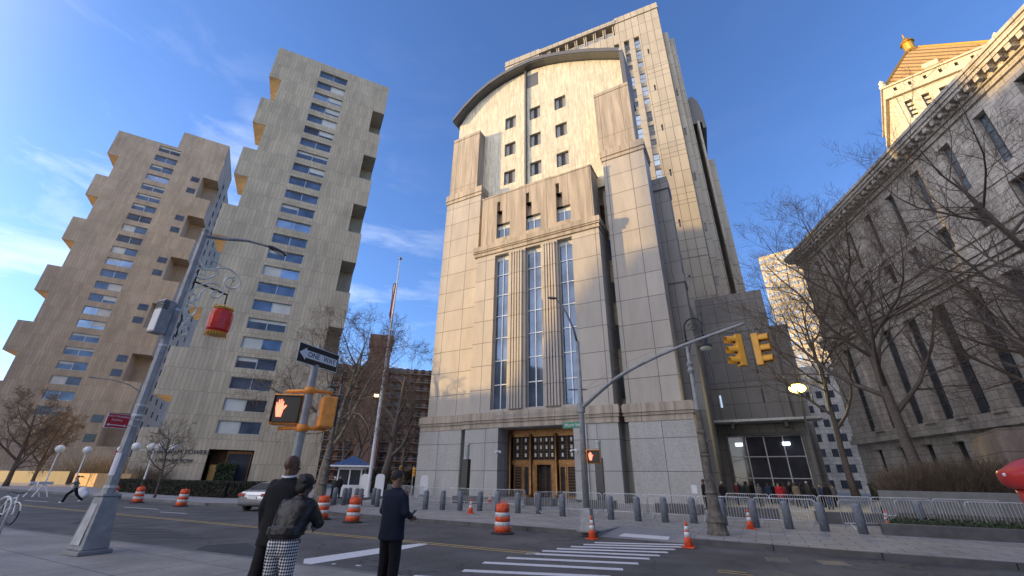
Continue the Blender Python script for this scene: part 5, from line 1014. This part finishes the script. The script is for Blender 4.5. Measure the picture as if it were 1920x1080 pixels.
def person(label,loc,rz,h,skin,top,bottom,shoes,pose={},hair=None,hairshape='short',vox=.014,group=None,coat=1.0,hem=.86,female=False,fingers=True,bag=None,hood=False,lean=(0,0),head=(0,0),wide=1.0):
    t=thing('person',label,'person',loc,rz,group); k=h/1.8; t.scale=(k,k,k); P=dict(
      RA=[(.19,0,1.46),(.23,-.03,1.18),(.22,.05,.93)],LA=[(-.19,0,1.46),(-.23,-.03,1.18),(-.22,.05,.93)],
      RL=[(.095,0,.94),(.10,.02,.50),(.11,-.02,.08)],LL=[(-.095,0,.94),(-.10,.02,.50),(-.11,-.02,.08)]); P.update(pose)
    lx,ly=lean; V=Vector
    def up(z): return V((lx*(z-.95),ly*(z-.95),0)) if z>.95 else V((0,0,0))
    RA=[V(p)+up(1.45) for p in P['RA']]; LA=[V(p)+up(1.45) for p in P['LA']]; RL=[V(p) for p in P['RL']]; LL=[V(p) for p in P['LL']]
    nb=V((0,-.005,1.50))+up(1.5); hc=V((0,.02,1.675))+up(1.7); HR_=Matrix.Rotation(head[0],3,'Z')@Matrix.Rotation(head[1],3,'X')
    def hp(x,y,z): return hc+HR_@V((x,y,z))
    # ---- the body
    b=MB(); limb(b,[nb-V((0,0,.05)),hc-V((0,.02,.06))],[.076,.068]); b.ell(hp(0,-.012,.025),(.082,.104,.106),HR_); b.ell(hp(0,.022,-.04),(.062,.07,.078),HR_); b.ell(hp(0,.048,-.085),(.036,.035,.028),HR_)
    b.ell(hp(0,.098,-.028),(.014,.022,.022),HR_,8,6); b.ell(hp(0,.088,-.068),(.026,.014,.011),HR_,8,6); b.ell(hp(0,.078,.012),(.05,.018,.012),HR_,8,6)
    for s in(-1,1): b.ell(hp(s*.078,-.005,-.015),(.012,.024,.034),HR_,8,6); b.ell(hp(s*.04,.07,-.03),(.024,.018,.02),HR_,8,6)
    W_=wide; ub=up(1.2)
    loft(b,[(0,0,.9,.135*W_,.095),(ub.x*.4,ub.y*.4,1.05,.135*W_,.09),(ub.x,ub.y,1.25,.15*W_,.1),(up(1.4).x,up(1.4).y,1.40,.165*W_,.10),(up(1.5).x,up(1.5).y,1.49,.10,.07)])
    for A in(RA,LA):
        limb(b,A,[.052,.042,.029])
        d=(A[2]-A[1]).normalized(); s=1 if A is RA else -1; side=V(P.get('palm',(0,1,0)));
        n_=d.cross(V((s,0,0.01))).normalized(); n_=n_ if n_.length>.5 else V((0,1,0)); wv=d.cross(n_).normalized(); pc=A[2]+d*.055
        b.add([],[]); limb(b,[A[2],pc+d*.02],[.026,.034],8)
        Mx=Matrix((wv,n_,d)).transposed(); b.ell(pc,(.018,.04,.05),Mx,10,7)
        curl=P.get('curlR' if s>0 else 'curlL',.5)
        if fingers:
            for f in range(4):
                base=pc+d*.035+n_*(.03-.019*f); L1=(.04,.045,.042,.033)[f]; tdir=wv*(-s) if P.get('cin',1) else wv*s
                d1=(d*math.cos(curl)+tdir*math.sin(curl)); d2=(d*math.cos(curl*2)+tdir*math.sin(curl*2)); limb(b,[base,base+d1*L1,base+d1*L1+d2*L1*.85],[.0095,.0085,.007],7)
            limb(b,[pc+n_*.028-d*.02,pc+n_*.055+d*.015,pc+n_*.058+d*.045+wv*(-s)*.012],[.0115,.010,.008],7)
    for G_ in(RL,LL):
        limb(b,G_,[.082,.055,.038]); f=G_[2]; b.ell(f+V((0,.06,-.035)),(.042,.115,.035)) 
    b.build('body',skin,t,remesh=vox*(.62 if fingers else 1),sm=1)
    # ---- trousers
    b=MB(); loft(b,[(0,0,.80,.155*W_,.115),(0,-.01,.9,.168*W_,.125),(0,-.005,1.0,.155*W_,.115),(0,0,1.07,.145*W_,.105)])
    if female: b.ell((.08,-.06,.90),(.105,.10,.12)); b.ell((-.08,-.06,.90),(.105,.10,.12))
    for G_ in(RL,LL): q=G_[2]+V((0,0,.0)); limb(b,[G_[0],G_[1],q],[.118 if female else .115,.092,.08])
    b.build('trousers',bottom,t,remesh=vox,sm=6)
    b=MB()
    for G_ in(RL,LL): f=G_[2]; b.ell(f+V((0,.065,-.04)),(.052,.14,.045)); b.ell(f+V((0,-.01,-.01)),(.05,.065,.055)); b.box(f.x-.045,f.x+.045,f.y-.06,f.y+.18,f.z-.085,f.z-.06)
    b.build('shoes',shoes,t,remesh=max(.01,vox*.8),sm=1)
    # ---- jacket or coat
    c=coat; b=MB(); u1,u2,u3=up(1.1),up(1.3),up(1.45)
    loft(b,[(0,0,hem,.185*c*W_,.135*c),(0,0,hem+.12,.175*c*W_,.13*c),(u1.x,u1.y,1.12,.168*c*W_,.122*c),(u2.x,u2.y,1.30,.19*c*W_,.128*c),(u3.x,u3.y,1.42,.20*W_*c,.115*c),(u3.x,u3.y,1.475,.155*c,.09*c),(up(1.5).x,up(1.5).y,1.52,.095,.082),(up(1.52).x,up(1.52).y,1.545,.082,.078)])
    for A in(RA,LA): limb(b,[V((A[0].x*.86,A[0].y,A[0].z-.025)),A[1],A[2].lerp(A[1],.07)],[.074*c,.062*c,.05*c])
    if hood: b.ell(hc+V((0,-.03,.0)),(.115,.12,.145))
    jk=b.build('jacket',top,t,remesh=vox,sm=10)
    # ---- hair
    if hair:
        b=MB()
        if hairshape=='short': b.ell(hp(0,-.026,.040),(.089,.106,.104),HR_)
        elif hairshape=='thick': b.ell(hp(0,-.035,.035),(.118,.13,.122),HR_); b.ell(hp(0,-.08,-.05),(.10,.075,.085),HR_); [b.ell(hp(random.uniform(-.1,.1),random.uniform(-.13,.03),random.uniform(-.05,.12)),(.035,.035,.035)) for _ in range(26)]
        elif hairshape=='tail': b.ell(hp(0,-.02,.03),(.086,.10,.1),HR_); limb(b,[hp(0,-.1,.05),hp(0,-.25,.06),hp(.02,-.38,.0)],[.04,.045,.015])
        elif hairshape=='long': b.ell(hp(0,-.025,.03),(.09,.105,.1),HR_); b.ell(hp(0,-.07,-.12),(.095,.05,.15),HR_)
        elif hairshape=='cap': b.ell(hp(0,-.012,.045),(.085,.105,.08),HR_)
        o=b.build('hair' if hairshape!='cap' else 'cap',hair,t,remesh=min(vox,.012),sm=1)
        if hairshape in('short',) : pass
    return t
NAVY=cloth('navy_wool',(.010,.013,.030)); BLK=cloth('black_wool',(.010,.010,.013)); LEA=mat('black_leather',(.010,.010,.012),.38,var=.3,vs=5,bump=1.,bs=9,spec=.4); SHOE=mat('black_shoe',(.012,.012,.012),.35,var=.2)
CHK=mat('check_cloth',(.6,.6,.6),.85,var=0); t=CHK.node_tree; tc_=N(t,'ShaderNodeTexCoord'); ck=N(t,'ShaderNodeTexChecker'); ck.inputs['Scale'].default_value=38; ck.inputs['Color1'].default_value=(.58,.58,.60,1); ck.inputs['Color2'].default_value=(.012,.012,.018,1)
mpp=N(t,'ShaderNodeMapping'); mpp.inputs['Rotation'].default_value=(0,R(45),0); sx_=N(t,'ShaderNodeSeparateXYZ'); ax_=N(t,'ShaderNodeMath',operation='MULTIPLY_ADD'); cx_=N(t,'ShaderNodeCombineXYZ'); ax_.inputs[1].default_value=.8; cx_.inputs[1].default_value=.01; t.links.new(tc_.outputs['Object'],sx_.inputs[0]); t.links.new(sx_.outputs[1],ax_.inputs[0]); t.links.new(sx_.outputs[0],ax_.inputs[2]); t.links.new(ax_.outputs[0],cx_.inputs[0]); t.links.new(sx_.outputs[2],cx_.inputs[2]); t.links.new(cx_.outputs[0],mpp.inputs[0]); t.links.new(mpp.outputs[0],ck.inputs[0]); t.links.new(ck.outputs[0],t.nodes['Principled BSDF'].inputs['Base Color'])
# the man in navy looking to the right with a phone
mp_=D(745,905,7.9); az=math.atan2(mp_.y,mp_.x); rzf=lambda a: a-math.pi/2         # heading a -> rz
m1=person('man in a navy suit seen from behind, head turned right, holding a phone',tuple(mp_),az-math.pi/2-R(38),1.76,SKIN2,NAVY,BLK,SHOE,
  dict(RA=[(.19,0,1.46),(.25,-.02,1.17),(.17,.24,1.10)],LA=[(-.19,0,1.46),(-.24,.02,1.19),(-.02,.27,1.13)],curlR=.6,curlL=.4,RL=[(.095,0,.94),(.10,.02,.50),(.11,-.02,.08)],LL=[(-.095,0,.94),(-.10,.03,.50),(-.11,.03,.08)]),HAIRB,'short',vox=.012,hem=.78,head=(-R(42),-.12),wide=1.12,coat=1.1)
b=MB(); b.cbox((0,0,0),(.075,.008,.15)); ph=b.build('mobile_phone',BLACK,bev=.003); 
hd=m1.matrix_basis@Vector((.14,.33,1.14)); ph.location=hd; ph.rotation_euler=(R(-50),0,m1.rotation_euler.z-.3); prop(ph,'dark mobile phone held up by the man in navy','phone')
# tall man in black, woman in leather jacket
q=D(541,905,7.2); m2=person('tall bald man in a black suit with white collar behind the woman in check trousers',tuple(q),math.atan2(q.y,q.x)-math.pi/2-R(25),1.92,SKIN,BLK,BLK,SHOE,dict(RL=[(.095,0,.94),(.12,.02,.50),(.14,.03,.08)],LL=[(-.095,0,.94),(-.14,-.02,.50),(-.20,-.12,.08)]),None,vox=.012,hem=.76,head=(-R(38),-.05),wide=1.15,coat=1.12)
b=MB(); hcz=1.53; b.tube([(.083*math.cos(a),-.005+.08*math.sin(a),hcz+.02+.012*math.sin(a)) for a in[6.283*i/24 for i in range(25)]],.014,6,cap=False); b.build('shirt_collar',WHITE,m2,smooth=True)
q=D(555,905,6.9); w1=person('woman in a shiny black jacket and black and white check trousers, black hair, leaning right',tuple(q),math.atan2(q.y,q.x)-math.pi/2-R(30),1.66,SKIN,LEA,CHK,SHOE,dict(RA=[(.21,.0,1.44),(.30,.10,1.18),(.16,.28,1.12)],LA=[(-.21,0,1.44),(-.27,.04,1.16),(-.12,.26,1.10)],RL=[(.10,0,.94),(.11,.02,.50),(.12,-.02,.08)],LL=[(-.10,0,.94),(-.12,.02,.50),(-.15,-.02,.08)]),HAIRB,'thick',vox=.012,coat=1.30,hem=1.04,female=True,head=(-R(30),-.15),lean=(.10,.22),wide=1.08)
b=MB()
for z in(1.10,1.2,1.31): pass
loft(b,[(0,0,1.0,.205,.16),(0,0,1.06,.215,.168)]); b.build('waistband',LEA,w1,remesh=.012,sm=1)
b=MB(); b.tube([(.172,.02,.98),(.175,.02,.7),(.168,.03,.5),(.165,.0,.12)],.03,6); b.build('side_stripe',BLK,w1)
# running person across the road
rp=G(131,944,0); person('person running left across the road in grey-green jacket, black leggings and white shoes',tuple(rp),R(165),1.68,SKIN3,cloth('grey_green',(.15,.17,.15)),BLK,WHITE,dict(RA=[(.17,.02,1.44),(.25,-.18,1.26),(.22,-.02,1.08)],LA=[(-.17,.02,1.44),(-.22,.2,1.28),(-.15,.4,1.2)],RL=[(.09,0,.94),(.10,.33,.56),(.10,.42,.12)],LL=[(-.09,0,.94),(-.10,-.18,.52),(-.10,-.52,.22)]),HAIRB,'tail',vox=.018,lean=(0,.18))
# two officers by the booth
random.seed(8)
person('officer in dark uniform standing left of the guard booth',tuple(D(637,905,44)),R(40),1.8,SKIN3,BLK,BLK,SHOE,{},HAIRB,'cap',vox=.03,fingers=False,coat=1.1)
person('person in dark coat with a pale hat beside the officer at the booth',tuple(D(627,905,42)),R(10),1.7,SKIN3,cloth('dark_green_coat',(.03,.035,.03)),BLK,SHOE,{},WHITE,'cap',vox=.03,fingers=False,coat=1.15)
# the waiting crowd
RED=cloth('red_coat',(.45,.02,.03)); GRY=cloth('grey_coat',(.12,.12,.12)); DKR=cloth('dark_red_coat',(.16,.03,.035)); TAN=cloth('tan_coat',(.20,.16,.11)); DGN=cloth('olive_coat',(.05,.055,.04)); BLU=cloth('blue_coat',(.03,.05,.10))
protos={}
crowd=[(1318,34,BLK,'short','in black at the granite corner, first of the queue'),(1331,36,GRY,'long','in grey beside the crook-arm lamp post'),(1352,40,BLK,'cap','in black with a pale cap right of the crook-arm lamp'),(1378,43,DKR,'short','in dark red near the left door frame'),(1398,45,DGN,'long','in olive left of the middle of the queue'),(1420,41,GRY,'hood','in a grey hooded coat in the middle of the queue'),(1437,46,BLU,'short','in dark blue behind the grey hood'),(1457,42,RED,'short','in a bright red coat'),(1466,44,DKR,'long','in dark red right behind the red coat'),(1478,46,BLK,'short','in black right of the red coat'),(1489,43,TAN,'long','in tan near the right door frame'),(1500,41,BLK,'hood','in a black hood, right of the tan coat'),(1511,45,DGN,'cap','in olive with a cap near the end of the queue'),(1522,42,BLK,'long','in black with long hair near the end of the queue'),(1535,44,BLU,'short','in dark blue, third from the right end'),(1546,41,BLK,'cap','in black with a white shoulder bag at the right end'),(1558,45,GRY,'short','in dark grey, last of the queue at the right'),(1447,48,BLK,'long','in black behind the red coat, by the glass doors'),(1408,49,BLK,'short','in black by the left glass door')]
for i,(x,d_,m_,hs_2,l_) in enumerate(crowd):
    person(f'queueing person {l_}',tuple(D(x,905,d_)),random.uniform(0,6.28),random.uniform(1.62,1.84),random.choice([SKIN,SKIN2,SKIN3,SKIN3]),m_,random.choice([BLK,BLU]),SHOE,{},(WHITE if (hs_2=='cap' and i%2==0) else HAIRB),'short' if hs_2=='hood' else hs_2,vox=.035,fingers=False,coat=random.uniform(1.1,1.25),hem=random.choice([.8,.7,.88]),hood=hs_2=='hood',group='people queueing at the glass entrance')
